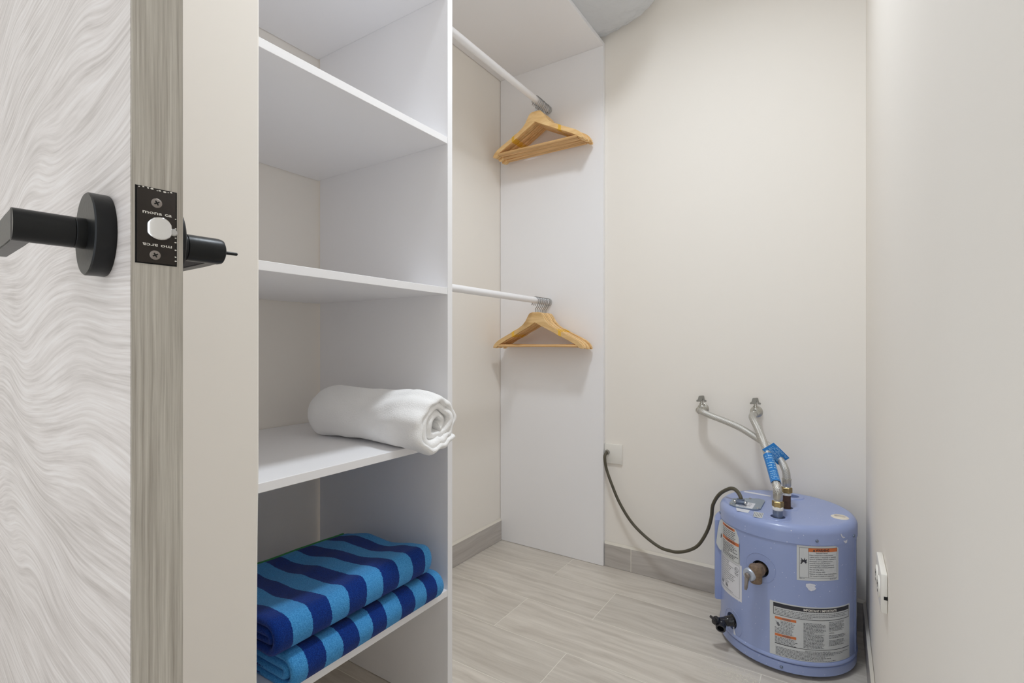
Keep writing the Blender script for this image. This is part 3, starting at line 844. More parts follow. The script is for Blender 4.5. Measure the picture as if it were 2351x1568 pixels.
# shallow pressed discs around the pipe holes
def ring_prof(ri, ro, z, h): return [(ri, z), (ri, z + h), (ro - h, z + h), (ro, z)]
for (x, y, r), ro, h in zip(HOLES[:3], (0.036, 0.030, 0.033), (0.0009, 0.0009, 0.0035)):
    lathe_obj('pipe_rosette', ring_prof(r, ro, HZ - 0.0002, h), 'cover', heater, 48, (x, y, 0), cap0=False, cap1=False)
lathe_obj('plug_ring', [(0.0125, HZ - 0.004), (0.0135, HZ + 0.0030), (0.0165, HZ + 0.0030), (0.0215, HZ)], 'ivory', heater, 40, (HOLES[3][0], HOLES[3][1], 0), cap0=False, cap1=False)
lathe_obj('plug', cyl_prof(0.0128, HZ - 0.0060, HZ - 0.0030), 'ivory', heater, 32, (HOLES[3][0], HOLES[3][1], 0))

# surface of the jacket: a = arc length from phi 0, b = height
def SJ(a, b, off):
    n = phi_n(math.degrees(a / HR)); return n * (HR + off) + Vector((0, 0, b))
def arc(deg): return math.radians(deg) * HR
def curved_solid(name, poly, S, off, mat, parent):
    """thin label sheet from a polygon in (a,b): fan-subdivided strips so that it follows the jacket"""
    f = Flat()
    xs = [p[0] for p in poly]; x0, x1 = min(xs), max(xs); n = max(2, int((x1 - x0) / 0.005)); cols = []
    for i in range(n + 1):
        x = x0 + (x1 - x0) * i / n; ys = []
        for (ax, ay), (bx, by) in zip(poly, poly[1:] + poly[:1]):
            if min(ax, bx) - 1e-9 <= x <= max(ax, bx) + 1e-9:
                if abs(bx - ax) < 1e-9: ys += [ay, by]
                else: ys.append(ay + (by - ay) * (x - ax) / (bx - ax))
        cols.append((x, min(ys), max(ys)))
    vs_ = []; fs = []
    for x, a, b in cols: vs_ += [S(x, a, off), S(x, b, off), S(x, a, 0.00005), S(x, b, 0.00005)]
    for i in range(n):
        o = 4 * i; q = o + 4
        fs += [(o, q, q + 1, o + 1), (o + 2, o + 3, q + 3, q + 2), (o, o + 2, q + 2, q), (o + 1, q + 1, q + 3, o + 3)]
    fs += [(0, 1, 3, 2), (4 * n, 4 * n + 2, 4 * n + 3, 4 * n + 1)]
    me = mesh_from(name, vs_, fs); fix_normals(me)
    return link(name, me, mat, parent)

# --- WARNING label (upper right)
a0, a1 = arc(13.4), arc(49.0); zb, zt_ = 0.2630, 0.3550; W_ = a1 - a0
lb = curved_solid('warning_label', [(a0, zb), (a1, zb + 0.002), (a1, zt_ - 0.006), (a1 - 0.010, zt_), (a0, zt_)], SJ, 0.0004, 'paper', heater)
lb['label'] = 'explosion hazard warning label'
fx0, fx1, fz0, fz1 = a0 + 0.006, a1 - 0.0045, zb + 0.0080, zt_ - 0.0050; fm = fx0 + 0.0215
f = Flat(); f.rect(fm, fx1, fz1 - 0.0100, fz1); f.build('orange_band', SJ, 0.0006, 'orange', lb)
f = Flat(); f.frame(fx0, fx1, fz0, fz1, 0.0005); f.rect(fm - 0.0003, fm + 0.0003, fz0, fz1)
cx_ = fm + 0.0105
f.poly([(cx_, fz1 - 0.0086), (cx_ + 0.0062, fz1 - 0.0086), (cx_ + 0.0031, fz1 - 0.0026)])
f.text('WARNING', cx_ + 0.0070, fz1 - 0.0084, 0.0360, 0.0062, 0.03)
lines = ['Explosion Hazard', 'If the temperature and pressure', 'relief valve is dripping or leaking', 'have a qualified person replace it.', 'Examples of a qualified person', 'include: licensed plumbers,', 'authorized gas company personnel', 'and authorized service personnel.', 'Do not plug valve.', 'Do not remove valve.', 'Failure to follow these instructions', 'can result in death or explosion.']
zl = [0.0140, 0.0200, 0.0252, 0.0304, 0.0362, 0.0414, 0.0466, 0.0518, 0.0576, 0.0634, 0.0692, 0.0744]
full = fx1 - fm - 0.0055
for k, (t, z) in enumerate(zip(lines, zl)):
    x = fm + 0.0028; w = full * len(t) / 36
    if k == 0: x += 0.016; w *= 0.95
    f.text(t, x, fz1 - z, w, 0.0027, 0.012)
rg = random.Random(2)
f.greek(fx0, fx0 + 0.012, fz0 - 0.0028, 0.0013, rg); f.greek(fx1 - 0.022, fx1 - 0.004, fz0 - 0.0026, 0.0013, rg)
# blast pictogram
bx_, bz_ = fx0 + 0.0105, fz1 - 0.0365
sp = [(-.0085, -.006), (-.0052, -.0015), (-.0085, .001), (-.0050, .0022), (-.0068, .0098), (-.0022, .0040), (.0000, .0042), (.0022, .0105), (.0030, .0036), (.0082, .0068), (.0056, .0006), (.0084, -.0022), (.0050, -.0028), (.0062, -.0072), (.0022, -.0025), (-.0010, -.0012), (-.0040, -.0042), (-.0055, -.0075)]
f.poly([(bx_ + x, bz_ + z) for x, z in sp])
f.build('lettering', SJ, 0.0008, 'ink', lb)

# --- IMPORTANT label (lower right)
a0, a1 = arc(-7.3), arc(63.6); zb, zt_ = 0.0500, 0.1940; sx = a1 - a0
lc = curved_solid('instruction_label', [(a0, zb), (a1, zb), (a1, zt_), (a0, zt_)], SJ, 0.0004, 'paper', heater)
lc['label'] = 'large instruction label with columns of print'
i0, i1 = a0 + 0.0085, a1 - 0.0050
f = Flat(); f.rect(i0, i1, zt_ - 0.0135, zt_ - 0.0030); f.frame(i0, i1, zt_ - 0.0345, zt_ - 0.0030, 0.0013)
f.rect(i0 + 0.004, i1, zt_ - 0.1125, zt_ - 0.1113)
f.build('black_band', SJ, 0.0006, 'ink', lc)
f = Flat(); f.text('IMPORTANT / IMPORTANTE', a0 + sx * 0.365, zt_ - 0.0115, sx * 0.40, 0.0058, 0.03); f.build('heading', SJ, 0.0008, 'ink_white', lc)
for z in (0.0410, 0.0860):
    f = Flat(); f.rect(i0 + 0.004, i0 + 0.054, zt_ - z - 0.0050, zt_ - z + 0.0015); f.build('orange_band', SJ, 0.0006, 'orange', lc)
f = Flat(); rg = random.Random(9); gh = 0.0016
for z in (0.0410, 0.0860):
    f.text('WARNING', i0 + 0.021, zt_ - z - 0.0036, 0.020, 0.0036, 0.03)
for k in range(4): f.greek(i0 + 0.004, i1 - 0.004, zt_ - 0.0186 - k * 0.0040, gh, rg, (1, .93, .97, .45)[k])
# column 1
for k in range(5): f.greek(i0 + 0.0175, i0 + 0.053, zt_ - 0.0500 - k * 0.0037, gh, rg, rg.uniform(.75, 1))
for k in range(5): f.greek(i0 + 0.004, i0 + 0.055, zt_ - 0.0690 - k * 0.0034, gh, rg, rg.uniform(.75, 1))
for k in range(6): f.greek(i0 + 0.004, i0 + 0.058, zt_ - 0.0945 - k * 0.0033, gh, rg, rg.uniform(.8, 1))
# hand pictogram: knuckles and a bolt
for cx2, cz2, r2 in ((i0 + 0.0110, zt_ - 0.0575, 0.0032), (i0 + 0.0128, zt_ - 0.0610, 0.0030)):
    f.poly([(cx2 + r2 * math.cos(t * .7), cz2 + r2 * 1.2 * math.sin(t * .7)) for t in range(9)])
f.poly([(i0 + 0.004, zt_ - 0.0505), (i0 + 0.0085, zt_ - 0.0525), (i0 + 0.0078, zt_ - 0.0545), (i0 + 0.0095, zt_ - 0.0570), (i0 + 0.0065, zt_ - 0.0540), (i0 + 0.0070, zt_ - 0.0528)])
# column 2, 3
for k in range(21): f.greek(i0 + 0.071, i0 + 0.127 + (k % 3) * .001, zt_ - 0.0440 - k * 0.0032, gh, rg, rg.uniform(.8, 1) if k != 8 else .45)
for k in range(20):
    if k == 9: f.text('NOTICE', i0 + 0.136, zt_ - 0.0690, 0.014, 0.0028, 0.02); continue
    if k in (8, 10, 14): continue
    f.greek(i0 + 0.136, i0 + 0.190, zt_ - 0.0400 - k * 0.0032, gh, rg, rg.uniform(.75, 1))
for k in range(8):
    f.greek(i0 + 0.006 if k else i0 + 0.075, (i1 - 0.006) if k else i0 + 0.14, zt_ - 0.1175 - k * 0.0034, gh, rg, (1, 1, .9, .75, .62, .7, .6, .78)[k])
f.build('lettering', SJ, 0.0008, 'ink_grey', lc)

# --- labels on the left: rating plate and the peeling warning sheet above it
def SJL(a, b, off):
    c = arc(-69.5)
    if a >= c: return SJ(a, b, off)
    n = phi_n(-69.5 - 1.0); t = Vector((-math.cos(math.radians(-70)), -math.sin(math.radians(-70)), 0))
    d = c - a
    return phi_n(-69.5) * (HR + off) + n * (d * 0.98) + t * (d * 0.05) + Vector((0, 0, b - d * 0.15))
la = curved_solid('rating_label', [(arc(-71), 0.150), (arc(-33.0), 0.153), (arc(-33.0), 0.2565), (arc(-71), 0.2555)], SJ, 0.0004, 'paper2', heater)
f = Flat(); rg = random.Random(4); r0, r1 = arc(-68), arc(-35.5)
f.frame(r0, r1, 0.1600, 0.2520, 0.0005)
for k in range(13):
    f.greek(r0 + 0.004, r1 - (0.022 if k < 5 else 0.010 if k < 10 else 0.036), 0.2470 - k * 0.0056, 0.0017, rg, rg.uniform(.6, 1))
for x, w in ((r0 + 0.006, 0.016), (r0 + 0.036, 0.014)):
    for k in range(7): f.rect(x + k * w / 7, x + k * w / 7 + w / 14, 0.1700, 0.1785)
f.greek(r0 + 0.004, r1 - 0.01, 0.1640, 0.0015, rg, .8)
cx2, cz2, R2 = r1 - 0.0115, 0.2375, 0.0072     # round certification mark
ring_o = [(cx2 + R2 * math.cos(2 * math.pi * k / 24), cz2 + R2 * math.sin(2 * math.pi * k / 24)) for k in range(24)]
ring_i = [(cx2 + R2 * .84 * math.cos(2 * math.pi * k / 24), cz2 + R2 * .84 * math.sin(2 * math.pi * k / 24)) for k in range(24)]
o_ = len(f.v); f.v += ring_o + ring_i
f.f += [(o_ + k, o_ + (k + 1) % 24, o_ + 24 + (k + 1) % 24, o_ + 24 + k) for k in range(24)]
f.text('U', cx2 - 0.0044, cz2 - 0.0008, 0.0040, 0.0048, 0.03); f.text('L', cx2 + 0.0004, cz2 - 0.0042, 0.0036, 0.0048, 0.03)
f.greek(r1 - 0.019, r1 - 0.004, 0.2255, 0.0020, rg); f.greek(r1 - 0.017, r1 - 0.006, 0.2215, 0.0016, rg)
f.build('lettering', SJ, 0.0008, 'ink_grey', la)
lw = curved_solid('caution_label', [(arc(-74.5), 0.280), (arc(-72), 0.262), (arc(-69), 0.2540), (arc(-34.8), 0.2545), (arc(-35.2), 0.325), (arc(-40.5), 0.3535), (arc(-69), 0.3535), (arc(-72), 0.345)], SJL, 0.0009, 'paper', heater)
lw['label'] = 'peeling double warning label'
for x1_, z0_, z1_ in ((-41.5, 0.3440, 0.3510), (-36.3, 0.3060, 0.3150)):
    f = Flat(); f.rect(arc(-63.5), arc(x1_), z0_, z1_); f.build('orange_band', SJL, 0.0011, 'orange', lw)
f = Flat(); rg = random.Random(6)
f.text('WARNING', arc(-58.5), 0.3455, arc(-44) - arc(-58.5), 0.0045, 0.03); f.text('WARNING', arc(-57), 0.3082, arc(-40.5) - arc(-57), 0.0050, 0.03)
for k in range(5): f.greek(arc(-63), arc(-40 + k * .8), 0.3385 - k * 0.0055, 0.0021, rg, rg.uniform(.8, 1))
for k in range(9): f.greek(arc(-63), arc(-36.8), 0.3005 - k * 0.0047, 0.0021, rg, rg.uniform(.75, 1) if k != 5 else .5)
f.rect(arc(-63.5), arc(-35.8), 0.2585, 0.2590); f.rect(arc(-35.9), arc(-35.5), 0.2585, 0.318)
bx_, bz_ = arc(-68.6), 0.302
f.poly([(bx_ + x * .6, bz_ + z) for x, z in sp])
f.build('lettering', SJL, 0.0013, 'ink', lw)

# access cover on the left flank
def shell(name, p0, p1, z0, z1, ri, ro, mat, bev=0.003):
    n = 24; vs_ = []; fs = []
    for i in range(n + 1):
        nn = phi_n(p0 + (p1 - p0) * i / n)
        for r, z in ((ri, z0), (ro - bev, z0), (ro, z0 + bev), (ro, z1 - bev), (ro - bev, z1), (ri, z1)): vs_.append(nn * r + Vector((0, 0, z)))
    m = 6
    for i in range(n):
        for k in range(m): fs.append((i * m + k, i * m + (k + 1) % m, (i + 1) * m + (k + 1) % m, (i + 1) * m + k))
    fs += [tuple(range(m)), tuple(n * m + k for k in reversed(range(m)))]
    me = mesh_from(name, vs_, fs, smooth=True); fix_normals(me); me.set_sharp_from_angle(angle=math.radians(30))
    return link(name, me, mat, heater)
shell('access_cover', -71.5, -112, 0.103, 0.346, HR - 0.001, 0.1945, 'cover')
shell('seam_strip', 76.0, 80.0, 0.050, 0.356, HR - 0.001, HR + 0.0012, 'tank', 0.0006)
shell('flank_label', 82.0, 112.0, 0.13, 0.345, HR - 0.001, HR + 0.0004, 'paper', 0.0001)
def at_jacket(d, z, off=0.0): return phi_n(d) * (HR + off) + Vector((0, 0, z))
for d, z, rr in ((28.9, 0.3705, 0.1786), (-72, 0.3700, 0.1786), (70, 0.3705, 0.1786), (1.8, 0.0225, 0.1772)):
    lathe_obj('screw', [(0.0042, -0.001), (0.0042, 0.001), (0.0032, 0.0026), (0.0014, 0.0032)], 'nipple', heater, 20, phi_n(d) * rr + Vector((0, 0, z)), phi_n(d))
# pressed discs (escutcheons) around the two valves: thin rim laid on the jacket
def disc_rim(d, z, R, w, name):
    vs_ = []; fs = []; n = 72
    for k in range(n):
        a = 2 * math.pi * k / n
        for r, off in ((R - w, 0.0001), (R - w * .5, 0.0009), (R, 0.0001)): vs_.append(SJ(arc(d) + r * math.cos(a), z + r * math.sin(a), off))
    for k in range(n):
        k2 = (k + 1) % n
        for j in range(2): fs.append((3 * k + j, 3 * k2 + j, 3 * k2 + j + 1, 3 * k + j + 1))
    return link(name, mesh_from(name, vs_, fs, smooth=True), 'cover', heater)
disc_rim(TPV[0], TPV[1] + 0.003, 0.0405, 0.0016, 'valve_rosette')
disc_rim(DRN[0] + 1.5, DRN[1] - 0.003, 0.0385, 0.0016, 'valve_rosette')
for (d, z) in (TPV, DRN):
    lathe_obj('hole_liner', cyl_prof(0.0220, -0.0185, -0.0180), 'void', heater, 32, at_jacket(d, z), phi_n(d))

# dried paint splashes
def splash(d, z, pts, name='paint_splash'):
    f = Flat(); f.poly([(arc(d) + x, z + y) for x, y in pts]); return f.build(name, SJ, 0.0007 if z < 0.355 else 0.0030, 'splash', heater)
splash(24.2, 0.2475, [(-.0115, .008), (-.002, .0095), (.008, .0085), (.013, .0045), (.009, .002), (.0135, -.003), (.009, -.008), (.001, -.0105), (-.005, -.0085), (-.008, -.003), (-.012, .001)])
splash(53.0, 0.3775, [(-.008, .008), (-.005, .0085), (-.002, .003), (.004, -.001), (.008, -.001), (.009, -.004), (.001, -.004), (-.005, .001)])
splash(56.0, 0.3640, [(-.008, .003), (.002, .002), (.009, .004), (.007, -.004), (.001, -.006), (-.003, -.002)])
splash(-42.0, 0.0560, [(-.004, .012), (-.001, .013), (.001, .004), (.006, -.006), (.003, -.010), (-.003, -.008), (-.003, .002)])

# relief valve
rv = link('relief_valve', None, None, heater); n = phi_n(TPV[0]); o3 = at_jacket(*TPV)
lathe_obj('valve_inlet', [(0.0150, -0.018), (0.0150, 0.004), (0.0175, 0.006), (0.0175, 0.020), (0.0160, 0.024)], 'corroded', rv, 24, o3, n)
c3 = o3 + n * 0.026
lathe_obj('valve_body', [(0.0135, -0.029), (0.0155, -0.027), (0.0158, -0.010), (0.0185, -0.002), (0.0185, 0.010), (0.0155, 0.017), (0.009, 0.020)], 'corroded', rv, 24, c3, (0, 0, 1))
ax_ = Vector((-0.42, -0.90, -0.06)).normalized()
c4 = c3 + Vector((-0.008, 0.004, -0.006))
lathe_obj('valve_cap', [(0.0170, 0.006), (0.0178, 0.010), (0.0175, 0.018), (0.0150, 0.0215), (0.008, 0.0225)], 'cap', rv, 36, c4, ax_)
c5 = c4 + ax_ * 0.022
lathe_obj('valve_stem', [(0.0075, -0.001), (0.0075, 0.005), (0.005, 0.0075)], 'oldsteel', rv, 20, c5, ax_)
u_, v_, w_ = frame_for(ax_)
dn = Vector((0, 0, -1)); sd = ax_.cross(dn).normalized(); dn = sd.cross(ax_).normalized() 
if dn.z > 0: dn = -dn
lv = []
outl = [(-.0055, .006), (.0055, .006), (.0058, -.004), (.0045, -.012), (.0045, -.030), (.0030, -.036), (-.0030, -.036), (-.0045, -.030), (-.0045, -.012), (-.0058, -.004)]
for off in (0.0045, 0.0065):
    lv += [c5 + ax_ * (off + 0.010 * max(0, -(b + .012)) / .03) + sd * a - dn * b for a, b in outl]
m = len(outl)
me = mesh_from('relief_lever', lv, [tuple(range(m)), tuple(range(2 * m - 1, m - 1, -1))] + [(i, (i + 1) % m, m + (i + 1) % m, m + i) for i in range(m)]); fix_normals(me)
link('relief_lever', me, 'oldsteel', rv)

# drain valve
dv = link('drain_valve', None, None, heater); n = phi_n(DRN[0]); o3 = at_jacket(*DRN)
pr_ = [(0.0170, -0.018), (0.0170, -0.004)]
for k in range(5): pr_ += [(0.0125, -0.002 + k * 0.004), (0.0140, k * 0.004)]
pr_ += [(0.0120, 0.020), (0.0120, 0.040), (0.0095, 0.043)]
lathe_obj('valve_body', pr_, 'blackplastic', dv, 28, o3, n)
c3 = o3 + n * 0.030; nd = Vector((0.02, -0.93, -0.34)).normalized()
lathe_obj('nozzle', [(0.0100, -0.002), (0.0130, 0.006), (0.0135, 0.012), (0.0125, 0.014), (0.0135, 0.016), (0.0135, 0.026), (0.0090, 0.026), (0.0085, 0.012)], 'blackplastic', dv, 28, c3, nd)
kn = o3 + n * 0.043; ku = (n + Vector((0, 0, 0.75))).normalized()
lathe_obj('knob', [(0.0090, -0.004), (0.0125, 0.002), (0.0125, 0.012), (0.0105, 0.014)], 'blackplastic', dv, 10, kn, ku, sharp=20)
u_, v_, w_ = frame_for(ku)
bm = box_bm(-0.0115, 0.0115, -0.0035, 0.0035, 0.010, 0.024, bevel=0.0015)
bmesh.ops.transform(bm, matrix=Matrix.Translation(kn) @ Matrix((u_, v_, w_)).transposed().to_4x4(), verts=bm.verts)
link('knob_wing', bm_mesh('knob_wing', bm, True, 35), 'blackplastic', dv)

# top fittings: junction plate, stickers, warranty strip
def top_poly(name, poly, z, h, mat, parent=heater, bevel=0.0):
    me = mesh_from(name, *prism(poly, z, z + h))
    fix_normals(me); return link(name, me, mat, parent)
jp = top_poly('junction_plate', [(-0.139, -0.084), (-0.142, -0.070), (-0.140, -0.022), (-0.134, -0.012), (-0.072, 0.022), (-0.060, 0.018), (-0.054, 0.008), (-0.056, -0.080), (-0.063, -0.092), (-0.074, -0.098), (-0.118, -0.098)], HZ + 0.0015, 0.0022, 'galv')
top_poly('plate_seat', [(-0.134, -0.080), (-0.134, -0.020), (-0.070, 0.016), (-0.060, 0.006), (-0.062, -0.084), (-0.112, -0.092)], HZ - 0.0003, 0.0018, 'void', jp)
for x, y in ((-0.134, -0.078), (-0.063, -0.082), (-0.095, 0.006)):
    lathe_obj('screw', [(0.0036, 0), (0.0032, 0.0018), (0.0012, 0.0026)], 'steel', jp, 18, (x, y, HZ + 0.0037))
st1 = top_poly('wiring_sticker', [(-0.126, -0.036), (-0.074, -0.040), (-0.076, -0.096), (-0.121, -0.094)], HZ + 0.00375, 0.0002, 'paper2', jp)
top_poly('sticker_flap', [(-0.119, -0.100), (-0.081, -0.101), (-0.082, -0.130), (-0.112, -0.128)], HZ + 0.0002, 0.0003, 'paper2')
f = Flat(); rg = random.Random(8)
for k in range(3): f.rect(-0.090, -0.090 + .008 - k * .001, -0.052 - k * .012, -0.049 - k * .012)
for k in range(6): f.rect(-0.122 + k * 0.0016, -0.1214 + k * 0.0016, -0.066, -0.042)
for k in range(5): f.greek(-0.114, -0.094, -0.074 - k * 0.004, 0.0014, rg)
f.build('lettering', lambda a, b, o: (a, b, HZ + 0.0041), 0, 'ink_grey', jp)
s2 = top_poly('notice_sticker', [(-0.0700, -0.106), (-0.0445, -0.109), (-0.0435, -0.155), (-0.0520, -0.157), (-0.0660, -0.154)], HZ, 0.0003, 'paper')
f = Flat()
for k in range(6): f.rect(-0.0670 + k * 0.0039, -0.0658 + k * 0.0039, -0.150, -0.113)
f.build('lettering', lambda a, b, o: (a, b, HZ + 0.0005), 0, 'ink_grey', s2)
top_poly('paper_strip', [(-0.126, 0.083), (-0.046, 0.076), (-0.046, 0.087), (-0.122, 0.099)], HZ, 0.0005, 'paper2')
cc = (-0.1108, -0.0655)
cl = link('cord_clamp', None, None, heater)
lathe_obj('clamp_collar', [(0.0150, HZ + 0.0037), (0.0150, HZ + 0.0070), (0.0105, HZ + 0.0080), (0.0105, HZ + 0.0190), (0.0085, HZ + 0.0195)], 'nipple', cl, 28, (cc[0], cc[1], 0))
box('clamp_bar', (cc[0] - 0.019, cc[0] + 0.019, cc[1] - 0.0125, cc[1] - 0.0060, HZ + 0.0085, HZ + 0.0165), 'nipple', cl, bevel=0.002)
for s in (-1, 1):
    lathe_obj('clamp_screw', [(0.0040, 0), (0.0040, 0.003), (0.0025, 0.0045)], 'steel', cl, 16, (cc[0] + s * 0.0145, cc[1] - 0.0125, HZ + 0.0125), (0, -1, 0))
# pipe stubs
CPX, HPX = HOLES[0][:2], HOLES[1][:2]
lathe_obj('pipe_nipple', cyl_prof(0.0128, HZ - 0.018, 0.4270), 'nipple', heater, 32, (*CPX, 0))
lathe_obj('thread_tape', [(0.0132, 0.4245), (0.0138, 0.4275), (0.0138, 0.4330), (0.0132, 0.4345)], 'tape', heater, 32, (*CPX, 0))
lathe_obj('rusty_nipple', cyl_prof(0.0108, HZ - 0.018, 0.4450), 'rust', heater, 28, (*HPX, 0))
lathe_obj('thread_tape', [(0.0114, 0.4425), (0.0120, 0.4440), (0.0120, 0.4500), (0.0116, 0.4510)], 'tape', heater, 28, (*HPX, 0))

# ================================================================== HOSES AND WALL VALVES
def hexprof(name, r, h0, h1, mat, parent, o, ax=(0, 0, 1)):
    return lathe_obj(name, [(r * .93, h0), (r, h0 + .001), (r, h1 - .001), (r * .93, h1)], mat, parent, 6, o, ax, sharp=20)
def hose(label, base, zn, path, r, tagfn):
    x, y = base; z0 = zn
    root = empty('braided_hose', (x, y, z0)); tag(root, label, 'hose', 'braided supply hoses of the water heater')
    L = Vector((x, y, z0)); loc = lambda p: Vector(p) - L
    hexprof('swivel_nut', 0.0150, 0.0, 0.0155, 'brass', root, (0, 0, 0))
    lathe_obj('crimp_ferrule', [(0.0100, 0.0150), (0.0118, 0.0165), (0.0104, 0.0185), (0.0112, 0.0200), (0.0122, 0.022), (0.0122, 0.037), (0.0130, 0.038), (0.0130, 0.041), (0.0110, 0.0415)], 'valve', root, 28, (0, 0, 0))
    me = tube_mesh('braid', [loc(p) for p in path], r, 18, uv=True, sub=8)
    link('braid', me, 'braid', root)
    e = Vector(path[-1]); d = (Vector(path[-1]) - Vector(path[-2])).normalized()
    lathe_obj('end_ferrule', [(r + 0.0002, -0.004), (r + 0.0016, -0.003), (r + 0.0016, 0.006), (r, 0.007)], 'valve', root, 24, loc(e), d)
    return root, loc
C_Z, H_Z = 0.4335, 0.4500
cbase = (HX + CPX[0], HY + CPX[1]); hbase = (HX + HPX[0], HY + HPX[1])
V1, V2 = Vector((-0.404, YF, 0.655)), Vector((-0.230, YF, 0.657))
cold_path = [(*cbase, C_Z + 0.036), (-0.1400, 1.5720, C_Z + 0.050), (-0.1500, 1.6050, 0.5046), (-0.1680, 1.6530, 0.5444), (-0.1885, 1.6965, 0.5871), (-0.2060, 1.7393, 0.6140), (-0.2240, 1.7750, 0.6380), (-0.2330, 1.8000, 0.6490), (V2.x - 0.001, 1.8260, 0.6555)]
hot_path = [(*hbase, H_Z + 0.036), (-0.1250, 1.6715, 0.5050), (-0.1300, 1.6760, 0.5210), (-0.1430, 1.6900, 0.5420), (-0.1633, 1.7120, 0.5620), (-0.1894, 1.7350, 0.5780), (-0.2165, 1.7550, 0.5893), (-0.2648, 1.7780, 0.6119), (-0.3150, 1.7950, 0.6280), (-0.3600, 1.8040, 0.6410), (-0.3880, 1.8120, 0.6500), (V1.x - 0.001, 1.8280, 0.6545)]
ch, cloc = hose('braided steel hose from the right wall valve to the front pipe', cbase, C_Z, cold_path, 0.0112, None)
hh, hloc = hose('braided steel hose curving from the left wall valve to the rusty rear pipe', hbase, H_Z, hot_path, 0.0106, None)

# blue paper tags
def sheet(name, grid, th, mat, parent):
    """grid[i][j] points; thin sheet with thickness th along the local normal"""
    ni, nj = len(grid), len(grid[0]); vs_ = []; fs = []
    for s in (0, 1):
        for i in range(ni):
            for j in range(nj):
                a = grid[min(i + 1, ni - 1)][j] - grid[max(i - 1, 0)][j]; b = grid[i][min(j + 1, nj - 1)] - grid[i][max(j - 1, 0)]
                vs_.append(grid[i][j] + a.cross(b).normalized() * (th * (s - 0.5)))
    q = ni * nj
    for i in range(ni - 1):
        for j in range(nj - 1):
            a = i * nj + j
            fs += [(a, a + 1, a + nj + 1, a + nj), (q + a, q + a + nj, q + a + nj + 1, q + a + 1)]
    for i in range(ni - 1):
        for j in (0, nj - 1): a = i * nj + j; fs.append((a, a + nj, q + a + nj, q + a))
    for j in range(nj - 1):
        for i in (0, ni - 1): a = i * nj + j; fs.append((a, a + 1, q + a + 1, q + a))
    me = mesh_from(name, vs_, fs, smooth=True); fix_normals(me); me.set_sharp_from_angle(angle=math.radians(40))
    return link(name, me, mat, parent)
def grid_S(grid, off):
    ni, nj = len(grid) - 1, len(grid[0]) - 1
    def S(a, b, o):
        i = min(int(a * ni), ni - 1); j = min(int(b * nj), nj - 1); s, t = a * ni - i, b * nj - j
        p = (grid[i][j] * (1 - s) + grid[i + 1][j] * s) * (1 - t) + (grid[i][j + 1] * (1 - s) + grid[i + 1][j + 1] * s) * t
        nn = (grid[i + 1][j] - grid[i][j]).cross(grid[i][j + 1] - grid[i][j]).normalized()
        return p + nn * off
    return S
def tag_print(parent, grid, off, seed):
    rg = random.Random(seed); f = Flat(); S = grid_S(grid, off)
    for k in range(11):
        y = 0.10 + k * 0.075 + (0.04 if k > 4 else 0)
        if y > 0.95: break
        x = 0.10
        while x < 0.88:
            w = rg.uniform(0.04, 0.13)
            if rg.random() < 0.75:
                o = len(f.v); x1 = min(x + w, 0.92); f.v += [(x, y), (x1, y), (x1, y + .028), (x, y + .028)]; f.f.append((o, o + 1, o + 2, o + 3))
            x += w + 0.03
    return f.build('tag_print', S, 0, 'tagink', parent)
# sleeve tag around the front hose, between two points of its path
cp = catmull([Vector(p) for p in cold_path], 8)
seg_ = [p for p in cp if 0.492 < p.z < 0.556]
def sleeve(pts, rad, a0, a1, parent, loc, nA=14):
    grid = []
    for i in range(nA + 1):
        a = a0 + (a1 - a0) * i / nA; row = []
        for k, p in enumerate(pts):
            d = (pts[min(k + 1, len(pts) - 1)] - pts[max(k - 1, 0)]).normalized()
            rgt = Vector((0.80, 0.60, 0)); rgt = (rgt - d * rgt.dot(d)).normalized(); fr = d.cross(rgt)
            if fr.y > 0: fr = -fr
            row.append(loc(p + (fr * math.cos(a) + rgt * math.sin(a)) * rad))
        grid.append(row)
    return grid
g = sleeve(seg_, 0.0132, -2.2, 1.9, ch, cloc)
t1 = sheet('paper_tag', g, 0.0004, 'tag', ch); t1['label'] = 'blue paper sleeve tag'
gs = [[Vector(p) for p in row] for row in g[3:12]]
tag_print(t1, gs, -0.0006, 1); tag_print(t1, gs, 0.0006, 1)
# flag tag on the rear hose, sticking out to the upper right
q0 = Vector((-0.1587, 1.676, 0.592)); ex = Vector((0.0400, 0.0260, -0.0460)); ez = Vector((-0.0290, -0.0190, -0.0205))
g2 = []
for i in range(9):
    row = []
    for j in range(7):
        a_, t = i / 8, j / 6
        row.append(hloc(q0 + ex * a_ + ez * t + Vector((0.002, -0.004, 0)) * math.sin(math.pi * a_)))
    g2.append(row)
t2 = sheet('paper_tag', g2, 0.0005, 'tag', hh); t2['label'] = 'blue paper flag tag'
tag_print(t2, g2, -0.0007, 2); tag_print(t2, g2, 0.0007, 2)

